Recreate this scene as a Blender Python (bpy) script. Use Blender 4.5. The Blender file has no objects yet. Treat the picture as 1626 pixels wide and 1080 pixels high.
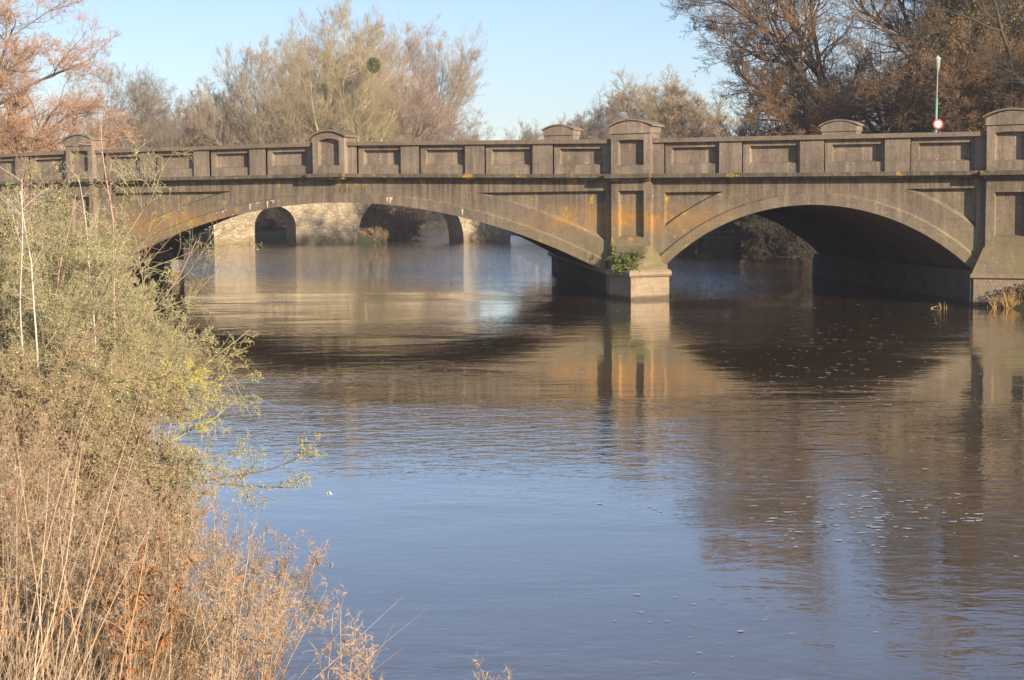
import bpy, math, random
import numpy as np
from mathutils import Matrix, Vector

S = bpy.context.scene
COL = S.collection
PI = math.pi

# ------------------------------------------------------------------ camera
cam_d = bpy.data.cameras.new("camera"); cam = bpy.data.objects.new("camera", cam_d); COL.objects.link(cam)
cam_d.sensor_width = 36; cam_d.lens = 55.856; cam_d.clip_start = .1; cam_d.clip_end = 6000
RGT = (0.87541108, 0.48330428, -0.00850954)
UP = (-0.03194897, 0.07541716, 0.99664011)
FWD = (-0.48232219, 0.87219793, -0.08146209)
CAM = (42.852, -43.814, 2.68)
cam.matrix_world = Matrix(((RGT[0], UP[0], -FWD[0], CAM[0]), (RGT[1], UP[1], -FWD[1], CAM[1]),
                           (RGT[2], UP[2], -FWD[2], CAM[2]), (0, 0, 0, 1)))
S.camera = cam
# ------------------------------------------------------------------ light
SUN_AZ, SUN_EL = math.radians(119), math.radians(15)
w = bpy.data.worlds.new("World"); S.world = w; w.use_nodes = True
sky = w.node_tree.nodes.new('ShaderNodeTexSky'); sky.sky_type = 'NISHITA'; sky.sun_disc = False
sky.sun_elevation = SUN_EL; sky.sun_rotation = SUN_AZ; sky.altitude = 0
sky.air_density = .9; sky.dust_density = .15; sky.ozone_density = 2.3
tint = w.node_tree.nodes.new('ShaderNodeMix'); tint.data_type = 'RGBA'; tint.blend_type = 'MULTIPLY'; tint.inputs[0].default_value = 1; tint.inputs[7].default_value = (1, .95, 1, 1)
w.node_tree.links.new(sky.outputs[0], tint.inputs[6]); w.node_tree.links.new(tint.outputs[2], w.node_tree.nodes['Background'].inputs[0])
w.node_tree.nodes['Background'].inputs[1].default_value = .095
sl = bpy.data.lights.new("sun", 'SUN'); sl.energy = 5.0; sl.angle = math.radians(.5); sl.color = (1, .85, .66)
so = bpy.data.objects.new("sun", sl); COL.objects.link(so)
sd = Vector((math.sin(SUN_AZ) * math.cos(SUN_EL), math.cos(SUN_AZ) * math.cos(SUN_EL), math.sin(SUN_EL)))
so.rotation_euler = sd.to_track_quat('Z', 'Y').to_euler(); so.location = (60, -60, 40)
S.view_settings.view_transform = 'Standard'; S.view_settings.look = 'None'
S.view_settings.gamma = 1; S.view_settings.exposure = 0.86; S.view_settings.use_curve_mapping = False
S.cycles.max_bounces = 6; S.cycles.diffuse_bounces = 3; S.cycles.glossy_bounces = 3
S.cycles.sample_clamp_indirect = 6

# ------------------------------------------------------------------ helpers
def tag(o, label=None, cat=None, group=None, kind=None):
    if label: o['label'] = label
    if cat: o['category'] = cat
    if group: o['group'] = group
    if kind: o['kind'] = kind
    return o
def link(o, parent=None):
    COL.objects.link(o)
    if parent is not None: o.parent = parent
    return o
def empty(name, loc=(0, 0, 0), rz=0):
    o = bpy.data.objects.new(name, None); o.location = loc; o.rotation_euler = (0, 0, rz); COL.objects.link(o); return o
def meshobj(name, V, F, mats, parent=None, shift=None, mi=None, smooth=False):
    """V (n,3), F list of faces or (m,k) int array; built through foreach_set; shift: subtract this origin"""
    V = np.asarray(V, dtype=np.float32)
    me = bpy.data.meshes.new(name)
    if isinstance(F, np.ndarray):
        m, k = F.shape
        me.vertices.add(len(V)); me.vertices.foreach_set('co', V.ravel())
        me.loops.add(m * k); me.loops.foreach_set('vertex_index', F.astype(np.int32).ravel())
        me.polygons.add(m); me.polygons.foreach_set('loop_start', np.arange(0, m * k, k, dtype=np.int32))
        if mi is not None: me.polygons.foreach_set('material_index', np.asarray(mi, dtype=np.int32))
        me.update(calc_edges=True)
    else:
        me.from_pydata(V.tolist(), [], F)
        if mi is not None: me.polygons.foreach_set('material_index', np.asarray(mi, dtype=np.int32))
        me.update()
    if smooth: me.polygons.foreach_set('use_smooth', [True] * len(me.polygons))
    for m_ in (mats if isinstance(mats, (list, tuple)) else [mats]): me.materials.append(m_)
    o = bpy.data.objects.new(name, me); link(o, parent)
    if parent is not None and parent.location.length > 0 and shift is None:
        o.location = -parent.location            # parts of unrotated things are modelled in world coordinates
    return o
class MB:
    def __init__(s): s.v = []; s.f = []
    def quad(s, a, b, c, d):
        n = len(s.v); s.v += [a, b, c, d]; s.f.append((n, n + 1, n + 2, n + 3))
    def poly(s, pts):
        n = len(s.v); s.v += list(pts); s.f.append(tuple(range(n, n + len(pts))))
    def box(s, x0, x1, y0, y1, z0, z1, z0b=None, z1b=None):
        """z0b/z1b: bottom/top at the x1 end when the piece follows the road gradient"""
        if z0b is None: z0b = z0
        if z1b is None: z1b = z1
        p = [(x0, y0, z0), (x1, y0, z0b), (x1, y1, z0b), (x0, y1, z0), (x0, y0, z1), (x1, y0, z1b), (x1, y1, z1b), (x0, y1, z1)]
        n = len(s.v); s.v += p
        for f in ((0, 3, 2, 1), (4, 5, 6, 7), (0, 1, 5, 4), (1, 2, 6, 5), (2, 3, 7, 6), (3, 0, 4, 7)):
            s.f.append(tuple(n + i for i in f))
    def prism(s, bot, top):
        n = len(s.v); k = len(bot); s.v += list(bot) + list(top)
        s.f.append(tuple(n + i for i in reversed(range(k)))); s.f.append(tuple(n + k + i for i in range(k)))
        for i in range(k):
            j = (i + 1) % k; s.f.append((n + i, n + j, n + k + j, n + k + i))
    def build(s, name, mat, parent=None, smooth=False):
        return meshobj(name, s.v, s.f, mat, parent, smooth=smooth)
def nrm(a): return a / np.maximum(np.linalg.norm(a, axis=-1, keepdims=True), 1e-9)
def tubes(P, R, sides=3):
    """P (N,S,3) centre lines, R (N,S) radii -> verts, quads"""
    N, K, _ = P.shape
    T = nrm(np.gradient(P, axis=1))
    D = nrm(P[:, -1] - P[:, 0]); ref = np.where(np.abs(D[:, 2:3]) > .8, [[1., 0, 0]], [[0, 0, 1.]])
    A = nrm(np.cross(T, ref[:, None, :])); B = np.cross(T, A)
    an = np.arange(sides) * 2 * PI / sides
    V = P[:, :, None, :] + R[:, :, None, None] * (A[:, :, None, :] * np.cos(an)[None, None, :, None] + B[:, :, None, :] * np.sin(an)[None, None, :, None])
    idx = np.arange(N * K * sides).reshape(N, K, sides)
    a = idx[:, :-1, :]; b = idx[:, 1:, :]
    F = np.stack([a, np.roll(a, -1, 2), np.roll(b, -1, 2), b], -1).reshape(-1, 4)
    return V.reshape(-1, 3), F
def join(parts):
    Vs, Fs, n = [], [], 0
    for V, F in parts:
        Vs.append(V); Fs.append(F + n); n += len(V)
    return np.concatenate(Vs), np.concatenate(Fs)

def R_at(px, D):     # point on the ground in the direction of a picture column at distance D
    d = np.array(FWD) + (px - 813) / 2522.8 * np.array(RGT); d = d[:2] / np.linalg.norm(d[:2]); return CAM[0] + d[0] * D, CAM[1] + d[1] * D
# ------------------------------------------------------------------ materials
class NT:
    def __init__(s, name):
        s.m = bpy.data.materials.new(name); s.m.use_nodes = True; s.t = s.m.node_tree
        s.b = s.t.nodes['Principled BSDF']; s.out = s.t.nodes['Material Output']
    def n(s, typ, **kw):
        x = s.t.nodes.new(typ)
        for k, v in kw.items():
            if k.startswith('i_'):
                kk = k[2:]; x.inputs[int(kk) if kk.isdigit() else kk].default_value = v
            else: setattr(x, k, v)
        return x
    def l(s, a, b): s.t.links.new(a, b)
    def noise(s, vec, scale, detail=4, rough=.55, dist=0):
        x = s.n('ShaderNodeTexNoise'); x.inputs['Scale'].default_value = scale; x.inputs['Detail'].default_value = detail
        x.inputs['Roughness'].default_value = rough; x.inputs['Distortion'].default_value = dist
        if vec is not None: s.l(vec, x.inputs['Vector'])
        return x.outputs[0]
    def ramp(s, fac, stops):
        x = s.n('ShaderNodeValToRGB'); cr = x.color_ramp
        while len(cr.elements) < len(stops): cr.elements.new(.5)
        for e, (p, c) in zip(cr.elements, stops):
            e.position = p; e.color = (c, c, c, 1) if not isinstance(c, tuple) else (*c, 1)
        s.l(fac, x.inputs[0]); return x.outputs[0]
    def mix(s, fac, a, b, typ='MIX'):
        x = s.n('ShaderNodeMix', data_type='RGBA', blend_type=typ)
        for v, i in ((fac, 0), (a, 6), (b, 7)):
            if isinstance(v, (int, float)): x.inputs[i].default_value = v
            elif isinstance(v, tuple): x.inputs[i].default_value = (*v, 1)
            else: s.l(v, x.inputs[i])
        return x.outputs[2]
    def math(s, op, a, b=None, clamp=False):
        x = s.n('ShaderNodeMath', operation=op, use_clamp=clamp)
        for v, i in ((a, 0), (b, 1)):
            if v is None: continue
            if isinstance(v, (int, float)): x.inputs[i].default_value = v
            else: s.l(v, x.inputs[i])
        return x.outputs[0]
    def mapping(s, vec, scale):
        x = s.n('ShaderNodeMapping'); x.inputs['Scale'].default_value = scale; s.l(vec, x.inputs['Vector']); return x.outputs[0]
    def bump(s, h, strength=.3, dist=.02, normal=None):
        x = s.n('ShaderNodeBump'); x.inputs['Strength'].default_value = strength; x.inputs['Distance'].default_value = dist
        s.l(h, x.inputs['Height'])
        if normal is not None: s.l(normal, x.inputs['Normal'])
        return x.outputs[0]
    def obj(s): return s.n('ShaderNodeTexCoord').outputs['Object']
    def band(s, v, a, b, c, d):
        """trapezoid 0..1..0 over a,b,c,d"""
        u = s.n('ShaderNodeMapRange', clamp=True); s.l(v, u.inputs[0]); u.inputs[1].default_value = a; u.inputs[2].default_value = b
        k = s.n('ShaderNodeMapRange', clamp=True); s.l(v, k.inputs[0]); k.inputs[1].default_value = c; k.inputs[2].default_value = d
        k.inputs[3].default_value = 1; k.inputs[4].default_value = 0
        return s.math('MULTIPLY', u.outputs[0], k.outputs[0])

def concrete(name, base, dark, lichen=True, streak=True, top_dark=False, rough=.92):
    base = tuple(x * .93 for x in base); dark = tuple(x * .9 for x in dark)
    t = NT(name); o = t.obj(); sep = t.n('ShaderNodeSeparateXYZ'); t.l(o, sep.inputs[0]); X, Y, Z = sep.outputs
    big = t.noise(o, .9, 5, .6); med = t.noise(o, 5, 5, .65); fine = t.noise(o, 17, 4, .75)
    c = t.mix(t.ramp(big, [(.3, 0.), (.7, 1.)]), dark, base)
    c = t.mix(t.math('MULTIPLY', t.ramp(med, [(.4, 0.), (.75, 1.)]), .45), c, tuple(x * .62 for x in base))
    # exposed aggregate speckle
    sp = t.noise(o, 15, 2, .6)
    c = t.mix(t.math('MULTIPLY', t.ramp(sp, [(.6, 0.), (.68, 1.)]), .55), c, tuple(min(1, x * 1.5) for x in base))
    c = t.mix(t.math('MULTIPLY', t.ramp(fine, [(.36, 1.), (.5, 0.)]), .5), c, tuple(x * .5 for x in base))
    bl = t.noise(t.mapping(o, (.25, .25, 9)), 1, 2, .5)
    c = t.mix(t.math('MULTIPLY', t.ramp(bl, [(.47, 0.), (.5, 1.), (.53, 0.)]), .35), c, tuple(x * .55 for x in base))
    pt = t.noise(o, 2.3, 6, .75, .6)
    c = t.mix(t.math('MULTIPLY', t.ramp(pt, [(.54, 0.), (.62, 1.)]), .46), c, tuple(x * .42 for x in base))
    if streak:   # rain streaks run down the face, strongest under the string course
        sv = t.mapping(o, (2.6, 2.6, .16)); st = t.noise(sv, 2.2, 5, .7)
        msk = t.math('MULTIPLY', t.ramp(st, [(.42, 0.), (.62, 1.)]), t.band(Z, 1.9, 3.4, 9, 10))
        c = t.mix(t.math('MULTIPLY', msk, .38 if streak == 'light' else .75), c, (.065, .056, .047))
        st2 = t.noise(t.mapping(o, (1.1, 1.1, .1)), 3.1, 4, .6)
        c = t.mix(t.math('MULTIPLY', t.ramp(st2, [(.56, 0.), (.68, 1.)]), .35), c, tuple(min(1, x * 1.35) for x in base))
    if lichen:
        ln = t.noise(o, 1.7, 6, .65, .4)
        nearpier = t.math('MAXIMUM', t.band(X, 18.6, 20.8, 24.6, 26.6), t.math('MULTIPLY', t.band(X, 1.0, 3.0, 6.5, 8.6), .95))
        zb = t.band(Z, 1.75, 2.3, 2.45, 2.95)
        warm = t.math('MULTIPLY', t.math('MULTIPLY', nearpier, zb), t.math('MULTIPLY', t.ramp(ln, [(.36, .12), (.58, 1.)]), t.ramp(t.noise(o, 9, 5, .7), [(.38, .35), (.55, 1.)])))
        c = t.mix(t.math('MULTIPLY', warm, .85), c, (.44, .225, .05))
        # olive algae low down
        alg = t.math('MULTIPLY', t.band(Z, .0, .6, 1.5, 2.4), t.ramp(t.noise(o, 1.2, 4, .6), [(.35, .2), (.65, 1.)]))
        c = t.mix(t.math('MULTIPLY', alg, .55), c, (.19, .165, .06))
        # crisp yellow colonies
        y1 = t.ramp(t.noise(o, 2.1, 7, .72), [(.575, 0.), (.61, 1.)])
        ym = t.math('MULTIPLY', y1, t.math('MAXIMUM', t.math('MULTIPLY', nearpier, t.band(Z, 1.2, 1.6, 3.1, 3.5)), t.math('MULTIPLY', t.band(Z, 3.45, 3.55, 3.8, 3.95), .9)))
        c = t.mix(t.math('MULTIPLY', ym, .85), c, (.52, .31, .03))
        # dark cast patches and white lime weeping along the arch ring
    wet = t.math('MULTIPLY', t.band(t.math('ADD', Z, t.math('MULTIPLY', med, -.12)), -9, -8, .02, .1), .75)
    c = t.mix(wet, c, (.06, .048, .03))
    if top_dark:
        g = t.n('ShaderNodeNewGeometry'); sg = t.n('ShaderNodeSeparateXYZ'); t.l(g.outputs['Normal'], sg.inputs[0])
        msk = t.math('MULTIPLY', t.ramp(sg.outputs[2], [(.3, 0.), (.8, 1.)]), t.ramp(t.noise(o, 3, 5, .7), [(.35, .4), (.6, 1.)]))
        c = t.mix(t.math('MULTIPLY', msk, .6), c, (.10, .10, .05))
    t.l(c, t.b.inputs['Base Color']); t.b.inputs['Roughness'].default_value = rough
    t.b.inputs['Specular IOR Level'].default_value = .25
    h = t.math('ADD', t.math('MULTIPLY', fine, .5), t.math('MULTIPLY', med, .5))
    t.l(t.bump(h, .8, .035), t.b.inputs['Normal'])
    return t.m
M = {}
M['concrete'] = concrete('weathered concrete', (.33, .255, .175), (.205, .163, .115))
M['parapet'] = concrete('exposed aggregate concrete', (.385, .30, .222), (.19, .145, .105), lichen=False, streak='light')
M['coping'] = concrete('dark weathered coping', (.29, .22, .16), (.19, .15, .11), lichen=False, streak=False, top_dark=True)
M['stringc'] = concrete('mossy string course', (.24, .195, .135), (.095, .083, .056), lichen=True, streak=True, top_dark=True)
M['shoulder'] = concrete('silted mossy concrete', (.33, .25, .17), (.15, .125, .07), lichen=True, streak=False, top_dark=True)
M['pierc'] = concrete('pale pier concrete', (.40, .305, .20), (.29, .215, .14), lichen=False, streak=False)
M['soffit'] = concrete('sooty shade-darkened soffit concrete', (.20, .165, .125), (.11, .09, .07), lichen=False, streak=False)  # soot plus the shade under the arches, both put into the base colour

def flat(name, col, rough=.8, var=.25, scale=8, metal=0):
    t = NT(name); n = t.noise(t.obj(), scale, 4, .6)
    c = t.mix(n, tuple(x * (1 - var) for x in col), tuple(min(1, x * (1 + var)) for x in col))
    t.l(c, t.b.inputs['Base Color']); t.b.inputs['Roughness'].default_value = rough; t.b.inputs['Metallic'].default_value = metal
    return t.m
def twigmat(name, a, b, trans=0):
    """each twig or leaf takes its own tone between a and b; b may be reached by growing region (noise) too"""
    t = NT(name); g = t.n('ShaderNodeNewGeometry'); r = g.outputs['Random Per Island']
    n = t.ramp(t.noise(t.obj(), .55, 3, .6), [(.35, 0.), (.65, 1.)])
    f = t.math('ADD', t.math('MULTIPLY', r, .5), t.math('MULTIPLY', n, .5))
    t.l(t.mix(f, a, b), t.b.inputs['Base Color']); t.b.inputs['Roughness'].default_value = .75
    t.b.inputs['Specular IOR Level'].default_value = .2
    return t.m
M['bark_dark'] = flat('dark rough bark', (.085, .068, .05), .95, .4, 3)
M['bark_grey'] = flat('grey brown bark', (.22, .185, .13), .95, .35, 3)
M['bark_yellow'] = flat('yellow green lichened bark', (.50, .43, .22), .95, .35, 3)
M['tw_orange'] = twigmat('orange willow shoots', (.40, .26, .165), (.64, .37, .21))
M['tw_rust'] = twigmat('rust brown willow shoots', (.12, .09, .055), (.38, .22, .10))
M['tw_grey'] = twigmat('grey brown twigs', (.20, .165, .13), (.36, .29, .225))
M['tw_pink'] = twigmat('pinkish brown twigs', (.27, .19, .145), (.44, .28, .20))
M['tw_tan'] = twigmat('tan brown twigs', (.26, .20, .12), (.50, .38, .22))
M['tw_dark'] = twigmat('dark twigs', (.045, .037, .027), (.12, .10, .065))
M['tw_olive'] = twigmat('olive lichened twigs', (.28, .24, .13), (.52, .46, .27))
M['tw_redbrown'] = twigmat('reddish brown twigs', (.16, .085, .055), (.33, .20, .14))
M['leaf_olive'] = twigmat('pale olive lichen and buds', (.38, .36, .12), (.66, .60, .30))
M['leaf_yellow'] = twigmat('bright yellow lichen', (.55, .5, .04), (.6, .5, .1))
M['leaf_yelloworange'] = twigmat('last yellow leaves', (.30, .20, .03), (.45, .27, .04))
M['leaf_green'] = twigmat('green fern leaves', (.075, .105, .025), (.25, .27, .065))
M['weed_tan'] = twigmat('dead tan weed stalks', (.23, .15, .085), (.58, .43, .28))
M['weed_fluff'] = twigmat('pale fluffy seed heads', (.38, .25, .16), (.66, .50, .36))
M['weed_leaf'] = twigmat('curled rust brown dead leaves', (.22, .10, .04), (.48, .22, .08))
M['grass_green'] = twigmat('short green grass', (.06, .09, .015), (.13, .18, .03))
M['mistle'] = twigmat('dull green mistletoe', (.085, .10, .03), (.18, .18, .06))
M['reed'] = twigmat('golden dead reeds', (.34, .2, .06), (.6, .42, .18))

# ------------------------------------------------------------------ water
def water_mat():
    t = NT('muddy river water'); g = t.n('ShaderNodeNewGeometry'); P = g.outputs['Position']
    mud = t.noise(P, .12, 3, .5)
    t.l(t.mix(mud, (.13, .085, .04), (.105, .070, .034)), t.b.inputs['Base Color'])
    t.b.inputs['Roughness'].default_value = .015; t.b.inputs['IOR'].default_value = 1.4
    # rotate into current-aligned axes; ripples are longer across the view
    mp = t.n('ShaderNodeMapping'); t.l(P, mp.inputs['Vector']); mp.inputs['Rotation'].default_value = (0, 0, math.radians(-29))
    v = mp.outputs[0]
    patch = t.ramp(t.noise(t.mapping(v, (.055, .11, 1)), 1, 3, .6), [(.46, .05), (.58, 1.)])
    sep = t.n('ShaderNodeSeparateXYZ'); t.l(P, sep.inputs[0])
    long = t.noise(t.mapping(v, (.5, .9, 1)), 1, 2, .5, .6)
    med = t.noise(t.mapping(v, (2.2, 3.6, 1)), 1, 3, .55, .8)
    fine = t.noise(t.mapping(v, (5, 7.5, 1)), 1, 2.5, .6, .3)
    h = t.math('ADD', t.math('MULTIPLY', long, .0055), t.math('MULTIPLY', t.math('MULTIPLY', med, .0075), patch))
    chop = t.noise(t.mapping(v, (1.3, 2.3, 1)), 1, 1.5, .5, .9)
    h = t.math('ADD', h, t.math('MULTIPLY', t.math('MULTIPLY', chop, .0085), patch))
    rough_water = t.band(sep.outputs[1], 0, 14, 200, 300)
    h = t.math('ADD', h, t.math('MULTIPLY', t.math('ADD', t.math('MULTIPLY', med, .035), t.math('MULTIPLY', chop, .045)), rough_water))
    h = t.math('ADD', h, t.math('MULTIPLY', t.math('MULTIPLY', fine, .0042), t.math('ADD', t.math('MULTIPLY', patch, .8), .28)))
    bp_ = t.bump(h, 1.0, 1.0)
    t.l(bp_, t.b.inputs['Normal'])
    t.b.inputs['Coat Weight'].default_value = .8; t.b.inputs['Coat Roughness'].default_value = .01; t.b.inputs['Coat IOR'].default_value = 1.5; t.l(bp_, t.b.inputs['Coat Normal'])
    return t.m
# river polygon (world metres): left bank then right bank
LB = [(75, -75), (60, -60), (44.6, -42.2), (40.3, -39.3), (37.2, -37.4), (33.3, -33.8), (27.4, -27.9), (20, -20.4), (7, -6), (-3.5, 6), (-9.5, 15), (-22, 30),
      (-44, 47), (-51, 51), (-50, 60), (-38, 70), R_at(590, 140), R_at(655, 153), R_at(640, 200), R_at(610, 268)]
RB = [(95, -55), (60, -30), (45, -9), (34.6, -1.4), (33.2, -.4), (24.5, 14), (22, 22), (19.5, 30), R_at(1205, 90), R_at(1112, 94), R_at(1100, 112), R_at(1000, 118), R_at(900, 142), R_at(800, 175), R_at(775, 230), R_at(785, 276)]
POLY = np.array(LB + RB[::-1], dtype=float)
def river_sd(X, Y):
    """signed distance to the river outline: negative in the water"""
    d = np.full(X.shape, 1e9); ins = np.zeros(X.shape, bool); n = len(POLY)
    for i in range(n):
        a = POLY[i]; b = POLY[(i + 1) % n]; e = b - a
        t = np.clip(((X - a[0]) * e[0] + (Y - a[1]) * e[1]) / (e @ e), 0, 1)
        d = np.minimum(d, np.hypot(X - a[0] - t * e[0], Y - a[1] - t * e[1]))
        c = ((a[1] > Y) != (b[1] > Y)) & (X < (b[0] - a[0]) * (Y - a[1]) / ((b[1] - a[1]) or 1e-9) + a[0])
        ins ^= c
    return np.where(ins, -d, d)
def ground_z(X, Y):
    X = np.asarray(X, float); Y = np.asarray(Y, float)
    s = river_sd(X, Y)
    z = np.where(s < 0, np.maximum(-1.2, s * .8), .75 * (1 - np.exp(-np.maximum(s, 0) / .9)) + .45 * (1 - np.exp(-np.maximum(s, 0) / 5)))
    z = z + np.where(s > 0, .12 * np.sin(X * .31) * np.cos(Y * .27) * np.minimum(1, s / 3), 0)
    return z
def axis(bounds):
    out = []
    for a, b, st in bounds: out += list(np.arange(a, b, st))
    return np.array(out)
ax = axis([(-3000, -500, 250), (-500, -120, 10), (-120, -15, 1.5), (-15, 50, .7), (50, 130, 4), (130, 500, 40), (500, 3001, 250)])
ay = axis([(-3000, -300, 250), (-300, -60, 12), (-60, 40, .7), (40, 130, 1.5), (130, 500, 8), (500, 4001, 250)])
GX, GY = np.meshgrid(ax, ay); GZ = ground_z(GX, GY)
idx = np.arange(GX.size).reshape(GX.shape)
F = np.stack([idx[:-1, :-1], idx[:-1, 1:], idx[1:, 1:], idx[1:, :-1]], -1).reshape(-1, 4)
def ground_mat():
    t = NT('damp grassy ground'); o = t.obj(); n = t.noise(o, .35, 5, .6); f = t.noise(o, 6, 5, .7)
    c = t.mix(t.ramp(n, [(.4, 0.), (.6, 1.)]), (.07, .085, .03), (.13, .10, .055))
    c = t.mix(t.math('MULTIPLY', f, .6), c, (.05, .04, .022))
    t.l(c, t.b.inputs['Base Color']); t.b.inputs['Roughness'].default_value = .95; t.l(t.bump(f, 1, .08), t.b.inputs['Normal']); return t.m
tag(meshobj('ground', np.stack([GX, GY, GZ], -1).reshape(-1, 3), F, ground_mat(), smooth=True), kind='structure')
tag(meshobj('river_water', [(-900, -400, 0), (600, -400, 0), (600, 900, 0), (-900, 900, 0)], [(0, 1, 2, 3)], water_mat()), kind='structure')

# ------------------------------------------------------------------ concrete road bridge
U = np.array([-.535, .845])                       # direction of the skewed piers, from the near face backwards
PILX = [0.02, 11.17, 22.2, 33.3]                  # left edges of the near pilasters
PW = 1.29
def zs(x, far=False):                              # underside of the string course
    z = float(np.interp(x, [-11, 0, 11.8, 22.8, 34, 46], [3.72, 3.80, 3.79, 3.575, 3.47, 3.42]))
    return z
LC, LZ, LR = 12.0, 2.98 - 23.5, 23.5
RC, RZ, RR = 28.4, 2.76 - 6.65, 6.65
KC = -4.4                                          # mirrored side span on the left bank
ARCHES = [(LC, LZ, LR, 2.2, 21.95, 24.35), (RC, RZ, RR, 23.75, 33.1, 7.55), (KC, RZ + .1, RR, -9.1, .25, 7.55)]
def arcz(c, cz, r, x): return cz + math.sqrt(max(r * r - (x - c) ** 2, 0))
bridge = empty('road_bridge', (11, 0, 0))
tag(bridge, 'weathered concrete road bridge with low wide arches, panelled parapet and humped pilasters', 'bridge')

def spandrel(yoff, face=-1):
    """front wall: ring proud of the wall, sunk triangular panels; face=-1 looks to -y"""
    ringm, wallm = MB(), MB()
    yr, yw, yp = yoff + face * .08, yoff, yoff - face * .17
    for (c, cz, r, x0, x1, rp) in ARCHES:
        R2 = r + .29; top = 3.24 if r > 10 else 3.17
        xa = c - math.sqrt(rp * rp - (top - cz) ** 2); xb = c + math.sqrt(rp * rp - (top - cz) ** 2)
        if r > 10: pl, pr_ = 2.05, 21.9
        else: pl, pr_ = x0 + .1, x1 - .1
        topl = 3.42 if r > 10 else top
        xal = c - math.sqrt(rp * rp - (topl - cz) ** 2)
        xs = sorted(set([round(v, 3) for v in np.linspace(x0, x1, 97)] + [round(v, 3) for v in (pl, xal, xb, pr_)]))
        for a, b in zip(xs[:-1], xs[1:]):
            m = (a + b) / 2; za, zb = arcz(c, cz, r, a), arcz(c, cz, r, b); ea, eb = arcz(c, cz, R2, a), arcz(c, cz, R2, b)
            if a < x0 + .001 or b > x1 - .001: pass
            ringm.quad((a, yr, za), (b, yr, zb), (b, yr, eb), (a, yr, ea))
            ringm.quad((a, yr, ea), (b, yr, eb), (b, yw, eb + .055), (a, yw, ea + .055))
            ringm.quad((a, yw, za), (b, yw, zb), (b, yr, zb), (a, yr, za))
            tl = topl if m < c else top
            inp = (pl < m < xal) or (xb < m < pr_)
            sa, sb = zs(a) + .02, zs(b) + .02
            if inp:
                pa, pb = min(tl, arcz(c, cz, rp, a)), min(tl, arcz(c, cz, rp, b))
                wallm.quad((a, yw, ea), (b, yw, eb), (b, yw, pb), (a, yw, pa))
                va, vb = min(tl, pa + .075), min(tl, pb + .075); wallm.quad((a, yw, pa), (b, yw, pb), (b, yp, vb), (a, yp, va))
                wallm.quad((a, yp, va), (b, yp, vb), (b, yp, tl), (a, yp, tl))
                wallm.quad((a, yp, tl), (b, yp, tl), (b, yw, tl), (a, yw, tl))
                wallm.quad((a, yw, tl), (b, yw, tl), (b, yw, sb), (a, yw, sa))
            else:
                wallm.quad((a, yw, ea), (b, yw, eb), (b, yw, sb), (a, yw, sa))
        for xe in (pl, pr_):
            ze = arcz(c, cz, rp, xe); tl = topl if xe < c else top
            wallm.quad((xe, yw, ze), (xe, yp, ze), (xe, yp, tl), (xe, yw, tl))
    # solid wall between the spans and beyond the abutments
    for a, b in ((-14, -9.1), (.25, 2.2), (21.95, 23.75), (33.1, 46)):
        n = max(1, int((b - a) / 3)); e = np.linspace(a, b, n + 1)
        for p, q in zip(e[:-1], e[1:]):
            wallm.quad((p, yw, .5), (q, yw, .5), (q, yw, zs(q) + .02), (p, yw, zs(p) + .02))
    return ringm, wallm
rm, wm = spandrel(0.)
wall_o = wm.build('spandrel_wall', M['concrete'], bridge)
ring_o = rm.build('arch_ring', M['concrete'], bridge)
W = 14.0; OX = U[0] / U[1] * W
FZ = .50                                           # the far parapet stands higher: the road is banked
def lift(x): return float(np.interp(x, [0, 3, 14, 21.9, 24], [.55, .55, .3, .0, .0]))   # the far arch edge stands higher on the left
sof = MB()
for (c, cz, r, x0, x1, rp) in ARCHES:
    xs = np.linspace(x0, x1, 49)
    for a, b in zip(xs[:-1], xs[1:]):
        a, b = float(a), float(b)
        za, zb = arcz(c, cz, r, a), arcz(c, cz, r, b)
        sof.quad((a, 0.001, za), (b, 0.001, zb), (b + OX, W, zb + lift(b)), (a + OX, W, za + lift(a)))
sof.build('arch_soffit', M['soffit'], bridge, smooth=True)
# far wall, a plain copy shifted along the skew
fw = MB()
for (c, cz, r, x0, x1, rp) in ARCHES:
    xs = np.linspace(x0, x1, 49)
    for a, b in zip(xs[:-1], xs[1:]):
        a, b = float(a), float(b)
        fw.quad((a + OX, W, arcz(c, cz, r, a) + lift(a)), (b + OX, W, arcz(c, cz, r, b) + lift(b)), (b + OX, W, zs(b) + FZ), (a + OX, W, zs(a) + FZ))
for a, b in ((-14, -9.1), (.25, 2.2), (21.95, 23.75), (33.1, 52)):
    fw.quad((a + OX, W, .5), (b + OX, W, .5), (b + OX, W, zs(b) + FZ), (a + OX, W, zs(a) + FZ))
fw.build('far_spandrel_wall', M['concrete'], bridge)

# string course: face dark and mossy, breaks forward round each pilaster
def pieces(a, b, n): e = np.linspace(a, b, n + 1); return [(float(p), float(q)) for p, q in zip(e[:-1], e[1:])]
st = MB()
edges = [(-14, PILX[0] - .1)] + [(PILX[i] + PW + .1, PILX[i + 1] - .1) for i in range(3)] + [(PILX[3] + PW + .1, 46)]
for a, b in edges:
    for p, q in pieces(a, b, 3):
        st.box(p, q, -.36, .0, zs(p) + .035, zs(p) + .15, zs(q) + .035, zs(q) + .15)
        st.box(p, q, -.24, .0, zs(p) - .03, zs(p) + .032, zs(q) - .03, zs(q) + .032)
for x in PILX:
    z = zs(x + .6)
    st.box(x - .1, x + PW + .1, -.5, .0, z + .03, z + .152); st.box(x - .04, x + PW + .04, -.38, 0, z - .04, z + .027)
st.build('string_course', M['stringc'], bridge)

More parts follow.
